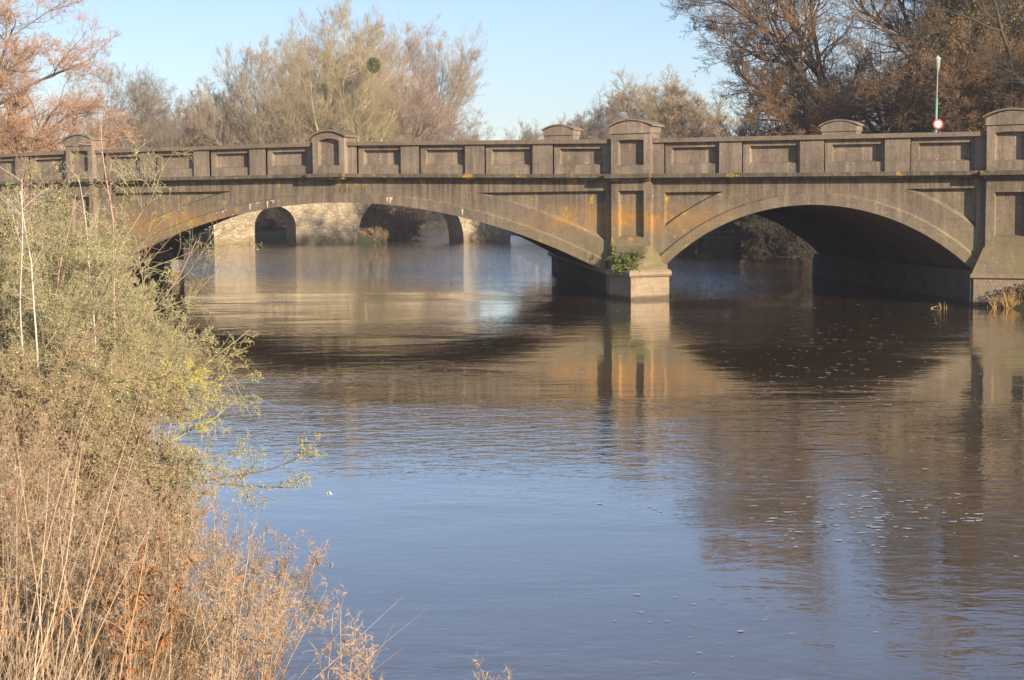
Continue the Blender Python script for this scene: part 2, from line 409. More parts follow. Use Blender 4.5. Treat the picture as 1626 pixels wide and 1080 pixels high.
# parapet
def parapet_bay(a, b):
    """a,b: faces of the two pilasters; panels 1.69 wide, posts between"""
    par = MB(); cop = MB(); n = 4; end = .36; post = .71; pan = ((b - a) - 2 * end - (n - 1) * post) / n
    z0 = lambda x: zs(x) + .13
    z1 = lambda x: zs(x) + 1.085
    def wallbit(p, q, y):
        par.box(p, q, y, .24, z0(p), z1(p), z0(q), z1(q))
    x = a; wallbit(a, a + end, 0)
    x += end
    for i in range(n):
        p, q = x, x + pan
        yo, yi = .085, .235
        ia, ib = p + .2, q - .1
        ha, hb = .30, .80
        m = MB
        # outer sunk frame around the inner sunk panel
        wy = .24
        par.quad((p, 0, z0(p)), (p, yo, z0(p)), (p, yo, z1(p)), (p, 0, z1(p)))
        par.quad((q, yo, z0(q)), (q, 0, z0(q)), (q, 0, z1(q)), (q, yo, z1(q)))
        par.quad((p, yo, z0(p)), (ia, yo, z0(ia)), (ia, yo, z1(ia)), (p, yo, z1(p)))
        par.quad((ib, yo, z0(ib)), (q, yo, z0(q)), (q, yo, z1(q)), (ib, yo, z1(ib)))
        zl, zh = lambda t: zs(t) + .13 + ha, lambda t: zs(t) + .13 + hb
        par.quad((ia, yo, z0(ia)), (ib, yo, z0(ib)), (ib, yo, zl(ib)), (ia, yo, zl(ia)))
        par.quad((ia, yo, zh(ia)), (ib, yo, zh(ib)), (ib, yo, z1(ib)), (ia, yo, z1(ia)))
        il, ir = ia, ib
        par.quad((ia, yo, zl(ia)), (ib, yo, zl(ib)), (ir, yi, zl(ir) + .05), (il, yi, zl(il) + .05))   # worn sloping sill
        par.quad((ia, yo, zl(ia)), (il, yi, zl(il) + .05), (il, yi, zh(il)), (ia, yo, zh(ia)))
        par.quad((ir, yi, zl(ir) + .05), (ib, yo, zl(ib)), (ib, yo, zh(ib)), (ir, yi, zh(ir)))
        par.quad((il, yi, zh(il)), (ir, yi, zh(ir)), (ib, yo, zh(ib)), (ia, yo, zh(ia)))
        par.quad((il, yi, zl(il) + .05), (ir, yi, zl(ir) + .05), (ir, yi, zh(ir)), (il, yi, zh(il)))
        par.quad((p, .3, z0(p)), (q, .3, z0(q)), (q, .3, z1(q)), (p, .3, z1(p)))
        x = q
        wallbit(x, x + (post if i < n - 1 else end), 0)
        x += post if i < n - 1 else end
    for p, q in pieces(a, b, 4):
        cop.box(p, q, -.09, .33, zs(p) + 1.08, zs(p) + 1.205, zs(q) + 1.08, zs(q) + 1.205)
    par.build('parapet_wall', M['parapet'], bridge); cop.build('parapet_coping', M['coping'], bridge)
for i in range(3): parapet_bay(PILX[i] + PW, PILX[i + 1])
parapet_bay(PILX[0] - 9.8, PILX[0]); parapet_bay(PILX[3] + PW, PILX[3] + PW + 9.8)

def arc_profile(x0, x1, z0, rise, n=14):
    h = (x1 - x0) / 2; r = (h * h + rise * rise) / (2 * rise); c = (x0 + x1) / 2
    return [(x, z0 + math.sqrt(r * r - (x - c) ** 2) - (r - rise)) for x in np.linspace(x0, x1, n)]
def pilaster(x, kind, y0=-.2, y1=.48, foot=None, far=False, dz=0.):
    """upper pilaster on the parapet; kind 'solid' has a plain tympanum cap, 'hood' a thin curved coping"""
    z = zs(x + .6) + dz; body = MB(); a, b = x, x + PW
    zb = z + .14
    pa, pb, ph0, ph1 = x + .22, x + 1.07, zb + .27, zb + (1.02 if kind == 'solid' else 1.08)
    top = zb + 1.22
    d = .19
    f0 = y0
    body.quad((a, f0, zb), (pa, f0, zb), (pa, f0, top), (a, f0, top)); body.quad((pb, f0, zb), (b, f0, zb), (b, f0, top), (pb, f0, top))
    body.quad((pa, f0, zb), (pb, f0, zb), (pb, f0, ph0), (pa, f0, ph0))
    rise = .1 if kind == 'hood' else .02
    prof = arc_profile(pa, pb, ph1, rise, 9)
    for (xa, za), (xb, zb2) in zip(prof[:-1], prof[1:]):
        body.quad((xa, f0, za), (xb, f0, zb2), (xb, f0, top), (xa, f0, top)); body.quad((xa, f0, za), (xa, f0 + d, za), (xb, f0 + d, zb2), (xb, f0, zb2))
        body.quad((xa, f0 + d, ph0 + .04), (xb, f0 + d, ph0 + .04), (xb, f0 + d, zb2), (xa, f0 + d, za))
    body.quad((pa, f0, ph0), (pb, f0, ph0), (pb, f0 + d, ph0 + .04), (pa, f0 + d, ph0 + .04))
    body.quad((pa, f0, ph0), (pa, f0 + d, ph0 + .04), (pa, f0 + d, ph1), (pa, f0, ph1)); body.quad((pb, f0 + d, ph0 + .04), (pb, f0, ph0), (pb, f0, ph1), (pb, f0 + d, ph1))
    body.quad((b, f0, zb), (b, y1, zb), (b, y1, top), (b, f0, top)); body.quad((a, y1, zb), (a, f0, zb), (a, f0, top), (a, y1, top))
    body.quad((b, y1, zb), (a, y1, zb), (a, y1, top), (b, y1, top))
    body.quad((a, f0, top), (b, f0, top), (b, y1, top), (a, y1, top))
    o = body.build('pilaster', M['parapet'], bridge)
    cap = MB(); tt = []
    if kind == 'solid':
        pr1 = arc_profile(a - .03, b + .03, top + .18, .18)
        pts = [(a - .03, top + .002)] + pr1 + [(b + .03, top + .002)]
        cap.prism([(p, y0 - .05, q) for p, q in pts], [(p, y1 + .03, q) for p, q in pts])
        lo = arc_profile(a - .10, b + .10, top + .20, .19); hi = arc_profile(a - .10, b + .10, top + .245, .20)
        for (p, q), (p2, q2), (r1, s1), (r2, s2) in zip(lo[:-1], lo[1:], hi[:-1], hi[1:]):
            ya, yb = y0 - .085, y1 + .09
            cap.prism([(p, ya, q - .0), (p2, ya, q2), (r2, ya, s2), (r1, ya, s1)], [(p, yb, q), (p2, yb, q2), (r2, yb, s2), (r1, yb, s1)])
    else:
        pr1 = arc_profile(a, b, top + .001, .16)
        cap.prism([(p, y0 - .0, q) for p, q in pr1], [(p, y1, q) for p, q in pr1])
        lo = arc_profile(a - .09, b + .09, top - .01, .20); hi = arc_profile(a - .09, b + .09, top + .05, .22)
        for (p, q), (p2, q2), (r1, s1), (r2, s2) in zip(lo[:-1], lo[1:], hi[:-1], hi[1:]):
            ya, yb = y0 - .08, y1 + .1
            cap.prism([(p, ya, q), (p2, ya, q2), (r2, ya, s2), (r1, ya, s1)], [(p, yb, q), (p2, yb, q2), (r2, yb, s2), (r1, yb, s1)])
    c = cap.build('pilaster_cap', M['coping'] if kind != 'solid' else M['parapet'], o)
    c.location = (0, 0, 0)
    return o
for i, x in enumerate(PILX): pilaster(x, 'hood' if i == 1 else 'solid')
# far parapet, seen as humped caps above the near one
fp = MB()
for a, b in ((-14, 1), (1, 12.6), (14.0, 24.2), (25.6, 50)):
    for p, q in pieces(a, b, 4):
        zc = lambda t: zs(t - OX) + FZ
        fp.box(p, q, W - .3, W, zc(p), zc(p) + 1.1, zc(q), zc(q) + 1.1); fp.box(p, q, W - .38, W + .08, zc(p) + 1.102, zc(p) + 1.22, zc(q) + 1.102, zc(q) + 1.22)
fp.build('far_parapet', M['parapet'], bridge)
for x in (12.68, 24.3):
    o = pilaster(x, 'solid', W - .42, W + .2, dz=FZ + .05)
# lower pilasters under the string course with sunk panel
def lower_pil(x, zfoot, panel_lo, panel_hi):
    m = MB(); y0 = -.2; d = .19; a, b = x, x + PW; top = zs(x + .6) - .02; pa, pb = x + .23, x + 1.07
    m.quad((a, y0, zfoot), (pa, y0, zfoot), (pa, y0, top), (a, y0, top)); m.quad((pb, y0, zfoot), (b, y0, zfoot), (b, y0, top), (pb, y0, top))
    m.quad((pa, y0, zfoot), (pb, y0, zfoot), (pb, y0, panel_lo), (pa, y0, panel_lo)); m.quad((pa, y0, panel_hi), (pb, y0, panel_hi), (pb, y0, top), (pa, y0, top))
    m.quad((pa, y0, panel_lo), (pb, y0, panel_lo), (pb, y0 + d, panel_lo + .05), (pa, y0 + d, panel_lo + .05))
    m.quad((pa, y0 + d, panel_lo + .05), (pb, y0 + d, panel_lo + .05), (pb, y0 + d, panel_hi), (pa, y0 + d, panel_hi))
    m.quad((pa, y0 + d, panel_hi), (pb, y0 + d, panel_hi), (pb, y0, panel_hi), (pa, y0, panel_hi))
    m.quad((pa, y0, panel_lo), (pa, y0 + d, panel_lo + .05), (pa, y0 + d, panel_hi), (pa, y0, panel_hi)); m.quad((pb, y0 + d, panel_lo + .05), (pb, y0, panel_lo), (pb, y0, panel_hi), (pb, y0 + d, panel_hi))
    m.quad((b, y0, zfoot), (b, 0, zfoot), (b, 0, top), (b, y0, top)); m.quad((a, 0, zfoot), (a, y0, zfoot), (a, y0, top), (a, 0, top))
    return m.build('lower_pilaster', M['concrete'], bridge)
lower_pil(PILX[2], 1.56, 1.83, 3.23); lower_pil(PILX[3], 1.58, 1.86, 3.05); lower_pil(PILX[0], 1.7, 1.95, 3.3)

def rounded(pts, k=.08):
    out = []
    n = len(pts)
    for i in range(n):
        p = np.array(pts[i]); a = np.array(pts[i - 1]); b = np.array(pts[(i + 1) % n])
        da = (a - p) / np.linalg.norm(a - p); db = (b - p) / np.linalg.norm(b - p)
        out += [tuple(p + da * k), tuple(p + db * k)]
    return out
def pier(ox, L=21.5):
    """skewed pier: splayed nose, wall running back under the arches, ledge, sloping shoulder"""
    def off(d):
        nose = [(22.3, -.5), (23.3, -1.2), (24.05, -.1)]
        c = np.array([23.1, .4]); nose = [tuple(np.array(p) + nrm(np.array(p) - c) * d) for p in nose]
        back = [(nose[2][0] + U[0] * L, nose[2][1] + U[1] * L), (nose[0][0] + U[0] * L, nose[0][1] + U[1] * L)]
        pts = nose + back
        return [(p[0] + ox, p[1]) for p in pts]
    base = off(0); out = off(.09)
    k_ = 1.1; mid = [tuple(np.array(base[2]) + U * k_), tuple(np.array(base[0]) + U * k_)]
    m = MB(); nb = base[:3] + mid; m.prism([(*p, -1.5) for p in nb], [(*p, .74) for p in nb]); o = m.build('pier_base', M['pierc'], bridge)
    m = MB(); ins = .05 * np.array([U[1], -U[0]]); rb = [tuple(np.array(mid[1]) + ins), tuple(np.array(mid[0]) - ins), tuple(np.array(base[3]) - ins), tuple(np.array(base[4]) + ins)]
    m.prism([(*p, -1.5) for p in rb], [(*p, .9) for p in rb]); m.build('pier_wall', M['soffit'], bridge)  # side wall in the dark concrete: shade behind the pale nose is painted in
    led = MB()
    for (d0, d1, za, zb) in ((.0, .09, .66, .70), (.09, .13, .70, .75), (.13, .12, .75, .82), (.12, .04, .82, .88)):
        led.prism([(*p, za) for p in off(d0)], [(*p, zb) for p in off(d1)])
    led.build('pier_ledge', M['pierc'], bridge)
    a, b = 22.2 + ox, 22.2 + PW + ox
    def dense(pts, k=6):
        out = []
        for p, q in zip(pts[:-1], pts[1:]): out += [tuple(np.array(p) * (1 - i / k) + np.array(q) * i / k) for i in range(k)]
        return out + [pts[-1]]
    top = dense([(a, 0.), (a, -.2), (b, -.2), (b, 0.)]); bot = dense([(off(-.02)[0][0] - .05, 0.)] + off(-.02)[:3])
    bot = [tuple((np.array(p) * (.35 if 0 < i < len(bot) - 1 else 1) + .65 * (np.array(bot[i - 1]) + np.array(bot[(i + 1) % len(bot)])) / 2 * (0 < i < len(bot) - 1))) for i, p in enumerate(bot)]; rows = 12; V = []; F_ = []
    rn = np.random.default_rng(8)
    for r in range(rows + 1):
        t = r / rows; zz = .86 + (1.57 - .86) * (t ** .8 if t < 1 else 1); e = t ** .9
        for p, q in zip(bot, top):
            w2 = (1 - t) * (t > 0) * .035
            V.append((p[0] * (1 - e) + q[0] * e + rn.normal() * w2, p[1] * (1 - e) + q[1] * e + rn.normal() * w2, zz + rn.normal() * w2 * .5))
    k = len(bot)
    for r in range(rows):
        for i in range(k - 1): F_.append((r * k + i, r * k + i + 1, (r + 1) * k + i + 1, (r + 1) * k + i))
    meshobj('pier_shoulder', V, F_, M['shoulder'], bridge, smooth=True)
pier(0); pier(-22.15, 15)
# right abutment: battered base and ledge running out of frame, inner wall along the skew
ab = MB()
ab.prism([(33.05, -.38, -1.5), (46, -.38, -1.5), (46, 1, -1.5), (33.05 + U[0] * 17.5, -.38 + U[1] * 17.5, -1.5)][:4],
         [(33.05, -.38, .8), (46, -.38, .8), (46, 1, .8), (33.05 + U[0] * 17.5, -.38 + U[1] * 17.5, .8)][:4])
ab.build('abutment_base', M['pierc'], bridge)
l2 = MB()
l2.box(32.98, 46, -.46, -.3, .76, .86); l2.build('abutment_ledge', M['pierc'], bridge)
l3 = MB()
l3.prism([(33.0, -.42, .86), (46, -.42, .86), (46, .2, .86), (33.0, .2, .86)], [(33.27, -.22, 1.59), (46, -.22, 1.59), (46, .2, 1.59), (33.27, .2, 1.59)])
l3.build('abutment_shoulder', M['concrete'], bridge)
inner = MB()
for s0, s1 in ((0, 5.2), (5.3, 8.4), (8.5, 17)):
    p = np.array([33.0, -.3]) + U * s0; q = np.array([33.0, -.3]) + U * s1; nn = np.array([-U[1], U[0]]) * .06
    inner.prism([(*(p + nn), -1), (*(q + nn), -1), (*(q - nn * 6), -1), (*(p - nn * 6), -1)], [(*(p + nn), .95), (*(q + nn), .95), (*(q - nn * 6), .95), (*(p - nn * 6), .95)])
inner.build('abutment_inner_wall', M['soffit'], bridge)  # same dark concrete, with the shade under the arch in its colour
lab = MB(); lab.prism([(-9.1, -.3, -1), (-9.1, 0.2, -1), (-14, .2, -1), (-14, -.3, -1)], [(-9.1, -.3, 1.2), (-9.1, .2, 1.2), (-14, .2, 1.2), (-14, -.3, 1.2)])
lab.build('abutment_base', M['pierc'], bridge)
# road deck between the parapets
rd = MB()
for p, q in pieces(-60, 90, 30):
    rd.quad((p, .3, zs(p) + .12), (q, .3, zs(q) + .12), (q + OX * .98, W - .3, zs(q) + FZ - .04), (p + OX * .98, W - .3, zs(p) + FZ - .04))
def asphalt():
    t = NT('worn asphalt'); n = t.noise(t.obj(), 30, 4, .7); t.l(t.mix(n, (.04, .04, .04), (.07, .068, .065)), t.b.inputs['Base Color']); t.b.inputs['Roughness'].default_value = .9; return t.m
tag(rd.build('road', asphalt()), kind='structure')

# white lime weeping from the arch ring: thin crusts standing off the concrete
rng = np.random.default_rng(5)
lm = MB()
def weep(x, z0, w_, drops):
    y = -.083
    xs = np.linspace(x - w_ / 2, x + w_ / 2, int(w_ / .05) + 2)
    for a, b in zip(xs[:-1], xs[1:]):
        za = arcz(LC, LZ, LR + .25, a); zb = arcz(LC, LZ, LR + .25, b); h1, h2 = rng.uniform(.005, .03, 2)
        if rng.random() < .12: lm.prism([(a, y - .006, za - h1), (b, y - .006, zb - h2), (b, y - .006, zb + .01), (a, y - .006, za + .01)], [(a, y + .002, za - h1), (b, y + .002, zb - h2), (b, y + .002, zb + .01), (a, y + .002, za + .01)])
    for dx, ln in drops:
        a = x + dx; za = arcz(LC, LZ, LR + .25, a)
        lm.prism([(a - .012, y - .008, za - ln), (a + .01, y - .008, za - ln * .9), (a + .035, y - .008, za), (a - .03, y - .008, za)], [(a - .012, y + .002, za - ln), (a + .01, y + .002, za - ln * .9), (a + .035, y + .002, za), (a - .03, y + .002, za)])
weep(8.6, 0, .5, [(-.2, .2)]); weep(9.5, 0, .9, [(-.35, .24), (-.1, .1)]); weep(14.1, 0, .35, [(-.05, .16), (.06, .2), (.12, .1)]); weep(16.8, 0, .5, [(.1, .17)])
weep(7.1, 0, .7, [(.1, .08)])
lm.build('lime_deposit', flat('white lime crust', (.62, .52, .42), .9, .15, 30), bridge)

# ------------------------------------------------------------------ old stone bridge upstream
def stone():
    t = NT('pale rubble limestone'); o = t.obj()
    vor = t.n('ShaderNodeTexVoronoi', feature='DISTANCE_TO_EDGE'); t.l(t.mapping(o, (1.6, 1.6, 3.4)), vor.inputs['Vector']); vor.inputs['Scale'].default_value = 1
    vc = t.n('ShaderNodeTexVoronoi'); t.l(t.mapping(o, (1.6, 1.6, 3.4)), vc.inputs['Vector']); vc.inputs['Scale'].default_value = 1
    big = t.noise(o, .5, 5, .7); med = t.noise(o, 3, 5, .7)
    c = t.mix(t.ramp(big, [(.35, 0.), (.65, 1.)]), (.27, .21, .125), (.52, .43, .28))
    sepc = t.n('ShaderNodeSeparateColor'); t.l(vc.outputs['Color'], sepc.inputs[0])
    c = t.mix(t.math('MULTIPLY', sepc.outputs[0], .35), c, (.25, .19, .12))
    c = t.mix(t.math('MULTIPLY', t.ramp(med, [(.55, 0.), (.7, 1.)]), .6), c, (.66, .58, .43))
    c = t.mix(t.math('MULTIPLY', t.ramp(vor.outputs['Distance'], [(.0, 1.), (.09, 0.)]), .7), c, (.13, .10, .065))
    sep = t.n('ShaderNodeSeparateXYZ'); t.l(o, sep.inputs[0])
    c = t.mix(t.math('MULTIPLY', t.band(sep.outputs[2], -.5, -.1, .25, .9), .6), c, (.20, .13, .05))
    moss = t.ramp(t.noise(o, 1.4, 4, .6), [(.68, 0.), (.72, 1.)])
    c = t.mix(t.math('MULTIPLY', moss, .7), c, (.14, .15, .04))
    t.l(c, t.b.inputs['Base Color']); t.b.inputs['Roughness'].default_value = .95
    t.l(t.bump(t.math('ADD', med, t.math('MULTIPLY', vor.outputs['Distance'], 2)), .8, .05), t.b.inputs['Normal']); return t.m
OP = np.array([-40, 56.5]); OE = np.array([.68461, .72891]); ON = np.array([.72891, -.68461])
old = empty('stone_bridge', (-32, 65, 0)); tag(old, 'old pale stone bridge with round arches seen through the wide concrete arch', 'bridge')
def o3(s, z, d=0): p = OP + OE * s + ON * d; return (float(p[0]), float(p[1]), z)
OARCH = [(-2.75, .09, 1.3, 1.42), (3.37, 6.72, 1.5, 1.68), (11.8, 20.95, .24, 4.5), (25.1, 33, .3, 3.6), (-9, -4.2, 1.2, 1.8)]
TOPZ = 5.0
def opz(s):
    for a, b, z0, h in OARCH:
        if a < s < b:
            return z0 + h * math.sqrt(max(0, 1 - ((s - (a + b) / 2) / ((b - a) / 2)) ** 2))
    return None
st_, rg_, vt = MB(), MB(), MB()
TH = 4.5
cuts = [-30.0, 60.0]
for a, b, z0, h in OARCH: cuts += list(a + (b - a) * (1 - np.cos(np.linspace(0, PI, 25))) / 2)
cuts = sorted(cuts)
for a, b in zip(cuts[:-1], cuts[1:]):
    if b - a < 1e-6: continue
    m = opz((a + b) / 2)
    if m is None:
        st_.quad(o3(a, -1), o3(b, -1), o3(b, TOPZ), o3(a, TOPZ)); st_.quad(o3(a, -1, -TH), o3(b, -1, -TH), o3(b, TOPZ, -TH), o3(a, TOPZ, -TH))
    else:
        A = next(q for q in OARCH if q[0] < (a + b) / 2 < q[1])
        f = lambda s: A[2] + A[3] * math.sqrt(max(0, 1 - ((s - (A[0] + A[1]) / 2) / ((A[1] - A[0]) / 2)) ** 2))
        za, zb = f(a), f(b)
        st_.quad(o3(a, za), o3(b, zb), o3(b, TOPZ), o3(a, TOPZ)); st_.quad(o3(a, za, -TH), o3(b, zb, -TH), o3(b, TOPZ, -TH), o3(a, TOPZ, -TH))
        vt.quad(o3(a, za), o3(b, zb), o3(b, zb, -TH), o3(a, za, -TH))
        # voussoir ring proud of the face
        cx_, hw = (A[0] + A[1]) / 2, (A[1] - A[0]) / 2
        g = lambda s, z: (s + (s - cx_) / hw * .42, z + .42 * max(.0, (z - A[2]) / A[3]))
        (ga, gza), (gb, gzb) = g(a, za), g(b, zb)
        rg_.quad(o3(a, za, .05), o3(b, zb, .05), o3(gb, gzb, .05), o3(ga, gza, .05))
        rg_.quad(o3(ga, gza, .05), o3(gb, gzb, .05), o3(gb, gzb, 0), o3(ga, gza, 0)); rg_.quad(o3(a, za, 0), o3(b, zb, 0), o3(b, zb, .05), o3(a, za, .05))
for A in OARCH:
    for s in (A[0], A[1]):
        vt.quad(o3(s, -1), o3(s, A[2]), o3(s, A[2], -TH), o3(s, -1, -TH))
        k = .42 if s == A[1] else -.42
        rg_.prism([o3(s, -1, .05), o3(s + k, -1, .05), o3(s + k, -1, -.01), o3(s, -1, -.01)], [o3(s, A[2], .05), o3(s + k, A[2], .05), o3(s + k, A[2], -.01), o3(s, A[2], -.01)])
st_.quad(o3(-30, TOPZ), o3(60, TOPZ), o3(60, TOPZ, -.4), o3(-30, TOPZ, -.4)); st_.quad(o3(-30, TOPZ, -TH + .4), o3(60, TOPZ, -TH + .4), o3(60, TOPZ, -TH), o3(-30, TOPZ, -TH))
for d in (-.4, -TH + .4): st_.quad(o3(-30, 4, d), o3(60, 4, d), o3(60, TOPZ, d), o3(-30, TOPZ, d))
st_.quad(o3(-30, 4, -.4), o3(60, 4, -.4), o3(60, 4, -TH + .4), o3(-30, 4, -TH + .4))
STONE = stone()
st_.build('stone_wall', STONE, old)
rg_.build('voussoir_ring', STONE, old)
vt.build('arch_vault', STONE, old)

# ------------------------------------------------------------------ trees
def unit_perp(D, rng):
    r = rng.normal(size=D.shape); r -= (r * D).sum(-1, keepdims=True) * D
    return nrm(r)
def grow(rng, P0, D0, L, n, wob, trop):
    N = len(P0); P = np.empty((N, n + 1, 3)); P[:, 0] = P0; D = D0.copy(); Ds = np.empty((N, n + 1, 3)); Ds[:, 0] = D
    for k in range(n):
        D = nrm(D + rng.normal(size=D.shape) * wob + np.array([0, 0, 1.]) * trop)
        P[:, k + 1] = P[:, k] + D * (L / n)[:, None]; Ds[:, k + 1] = D
    return P, Ds
def spawn(rng, P, Ds, R, L, m, tmin, ang, lr, rr, rmin, keep=None):
    N, K, _ = P.shape
    t = rng.uniform(tmin, 1, (N, m)); t[:, 0] = rng.uniform(.9, 1, N)
    f = t * (K - 1); i = np.minimum(f.astype(int), K - 2); u = (f - i)[..., None]; r_ = np.arange(N)[:, None]
    p = P[r_, i] * (1 - u) + P[r_, i + 1] * u; d = nrm(Ds[r_, i + 1]); rad = R[r_, i] * (1 - u[..., 0]) + R[r_, i + 1] * u[..., 0]
    a = np.radians(rng.normal(ang, ang * .28, (N, m)))[..., None]
    nd = nrm(d * np.cos(a) + unit_perp(d, rng) * np.sin(a))
    nl = L[:, None] * lr * rng.uniform(.6, 1.25, (N, m)) * (1.15 - .5 * (t - tmin) / (1 - tmin))
    nr = np.maximum(np.minimum(rad * .8, rad * rr + 0 * nl), rmin)
    p, nd, nl, nr = p.reshape(-1, 3), nd.reshape(-1, 3), nl.ravel(), nr.ravel()
    if keep is not None:
        k = keep(p + nd * nl[:, None] * .75); p, nd, nl, nr = p[k], nd[k], nl[k], nr[k]
    return p, nd, nl, nr
def make_tree(seed, H, limbs, levels, wob=.12, trop=.05, trunk_h=.2, trunk_r=.3, lean=(0, 0), limb_len=.7, env=None, rmin=.007, twig_from=3, extra=None):
    """returns (trunk+limbs mesh, crown mesh); limbs = count or explicit list of (azimuth deg, tilt deg, length)"""
    rng = np.random.default_rng(seed)
    d0 = nrm(np.array([[lean[0], lean[1], 1.]]))
    P, Ds = grow(rng, np.zeros((1, 3)), d0, np.array([H * trunk_h]), 4, .05, 0)
    R = np.array([[trunk_r * 1.35, trunk_r * 1.05, trunk_r, trunk_r * .95, trunk_r * .85]])
    wood = [tubes(P, R, 8)]
    keep = None
    if env is not None:
        (ex, ey, ez), (ax_, ay_, az_) = env; c = np.array([ex, ey, ez]); s = np.array([ax_, ay_, az_])
        keep = lambda q: (((q - c) / s) ** 2).sum(-1) < rng.uniform(.75, 1.15, len(q))
    if isinstance(limbs, int):
        az = np.linspace(0, 2 * PI, limbs, endpoint=False) + rng.uniform(-.4, .4, limbs); tl = np.radians(rng.uniform(12, 48, limbs)); ll = H * limb_len * rng.uniform(.8, 1.15, limbs)
        tl[0] *= .3
        k0 = rng.integers(2, 5, limbs)
    else:
        az = np.radians([l[0] for l in limbs]); tl = np.radians([l[1] for l in limbs]); ll = np.array([l[2] for l in limbs], float); k0 = np.full(len(limbs), 4); 
        k0[1::2] = 3
    D = np.stack([np.sin(tl) * np.cos(az), np.sin(tl) * np.sin(az), np.cos(tl)], -1)
    P1 = P[0, k0]
    Pl, Dl = grow(rng, P1, D, ll, 8, wob * .8, trop)
    Rl = trunk_r * .62 * np.linspace(1, .12, 9)[None, :] * (ll / ll.max())[:, None] ** .5
    wood.append(tubes(Pl, Rl, 6))
    L = ll; Pc, Dc, Rc = Pl, Dl, Rl; crown = []
    for lv, (m, tmin, ang, lr) in enumerate(levels):
        last = lv == len(levels) - 1
        p, d, l, r = spawn(rng, Pc, Dc, Rc, L, m, tmin, ang, lr, .7, rmin, keep if lv >= 1 else None)
        nseg = 5 if lv == 0 else (4 if lv == 1 else (3 if not last else 2))
        Pc, Dc = grow(rng, p, d, l, nseg, wob * (1 + .25 * lv), trop * (1 + .3 * lv))
        tip = np.linspace(1, .25, nseg + 1)[None, :]
        Rc = np.maximum(r[:, None] * tip, rmin * .6); L = l
        (wood if lv < twig_from - 1 else crown).append(tubes(Pc, Rc, 5 if lv == 0 else 3))
    ends = Pc[:, -1]
    return join(wood), join(crown), ends, rng
def tree_obj(name, label, cat, group, mesh, loc, rz, mats, scale=1.0, sx=None):
    root = empty(name, loc, rz); tag(root, label, cat, group)
    for nm, me, mt in zip(('trunk', 'crown'), mesh, mats):
        o = bpy.data.objects.new(nm, me); o.scale = (scale * (sx or 1), scale * (sx or 1), scale); link(o, root)
        o.material_slots[0].link = 'OBJECT'; o.material_slots[0].material = M[mt]
    return root
def mk(name, VF, mat):
    me = bpy.data.meshes.new(name); V, F = VF
    me.vertices.add(len(V)); me.vertices.foreach_set('co', V.astype(np.float32).ravel()); m, k = F.shape
    me.loops.add(m * k); me.loops.foreach_set('vertex_index', F.astype(np.int32).ravel())
    me.polygons.add(m); me.polygons.foreach_set('loop_start', np.arange(0, m * k, k, dtype=np.int32)); me.update(calc_edges=True)
    me.materials.append(mat); return me
def proto(seed, H, *a, **k):
    w_, c_, e, r = make_tree(seed, H, *a, **k)
    return (mk('trunk', w_, M['bark_grey']), mk('crown', c_, M['tw_grey']))
def gz(x, y): return float(ground_z(np.array([x]), np.array([y]))[0]) - .08

# unit heights are real metres; instances are scaled
WILLOW = proto(11, 17, [(180, 62, 9.5), (208, 42, 11.5), (150, 30, 12.5), (60, 12, 13.5), (330, 35, 11), (20, 45, 10), (265, 50, 9), (100, 55, 9), (215, 72, 7)],
               [(9, .25, 42, .50), (9, .2, 42, .50), (8, .15, 38, .50), (6, .1, 36, .58), (3, .1, 34, .7)], wob=.17, trop=.035, trunk_h=.13, trunk_r=.62, rmin=.008, twig_from=3)
OPEN = proto(23, 15, 7, [(9, .2, 42, .50), (8, .12, 38, .56), (7, .1, 34, .58), (5, .1, 30, .62), (3, .1, 28, .65)], wob=.17, trop=.05, trunk_h=.28, trunk_r=.3, limb_len=.56, rmin=.0065, twig_from=4)
TALL = proto(31, 16, 6, [(12, .10, 42, .42), (8, .1, 38, .56), (6, .08, 34, .58), (5, .08, 30, .6), (2, .08, 26, .75)], wob=.11, trop=.09, trunk_h=.24, trunk_r=.36, limb_len=.62, rmin=.0065, twig_from=4)
TALL2 = proto(37, 16, 9, [(10, .12, 42, .42), (7, .1, 38, .56), (6, .08, 34, .58), (5, .08, 30, .6), (2, .08, 26, .75)], wob=.14, trop=.075, trunk_h=.14, trunk_r=.30, limb_len=.68, rmin=.0065, twig_from=4)
DOME = proto(43, 11, 11, [(9, .2, 40, .46), (8, .12, 36, .55), (7, .1, 32, .58), (5, .1, 28, .62), (3, .1, 26, .65)], wob=.13, trop=.06, trunk_h=.13, trunk_r=.26, limb_len=.66, rmin=.0065, twig_from=4)
SCRUB = proto(53, 6, 12, [(8, .2, 34, .42), (7, .15, 34, .5), (6, .15, 34, .55), (5, .1, 32, .6)], wob=.13, trop=.07, trunk_h=.06, trunk_r=.09, limb_len=.85, rmin=.0065)
BANKB = proto(59, 4, [(a_, t_, l_) for a_, t_, l_ in zip(np.linspace(0, 1080, 26), np.tile([78, 55, 30, 66, 12], 6), np.tile([3.2, 3.4, 3.6, 2.8], 7))],
              [(9, .05, 50, .4), (8, .05, 50, .5), (7, .05, 48, .55), (5, .1, 46, .6)], wob=.2, trop=.03, trunk_h=.03, trunk_r=.07, rmin=.008)
PT = {'W': (WILLOW, 17), 'O': (OPEN, 15), 'T': (TALL, 16), 'U': (TALL2, 16), 'D': (DOME, 11), 'S': (SCRUB, 6), 'B': (BANKB, 4)}
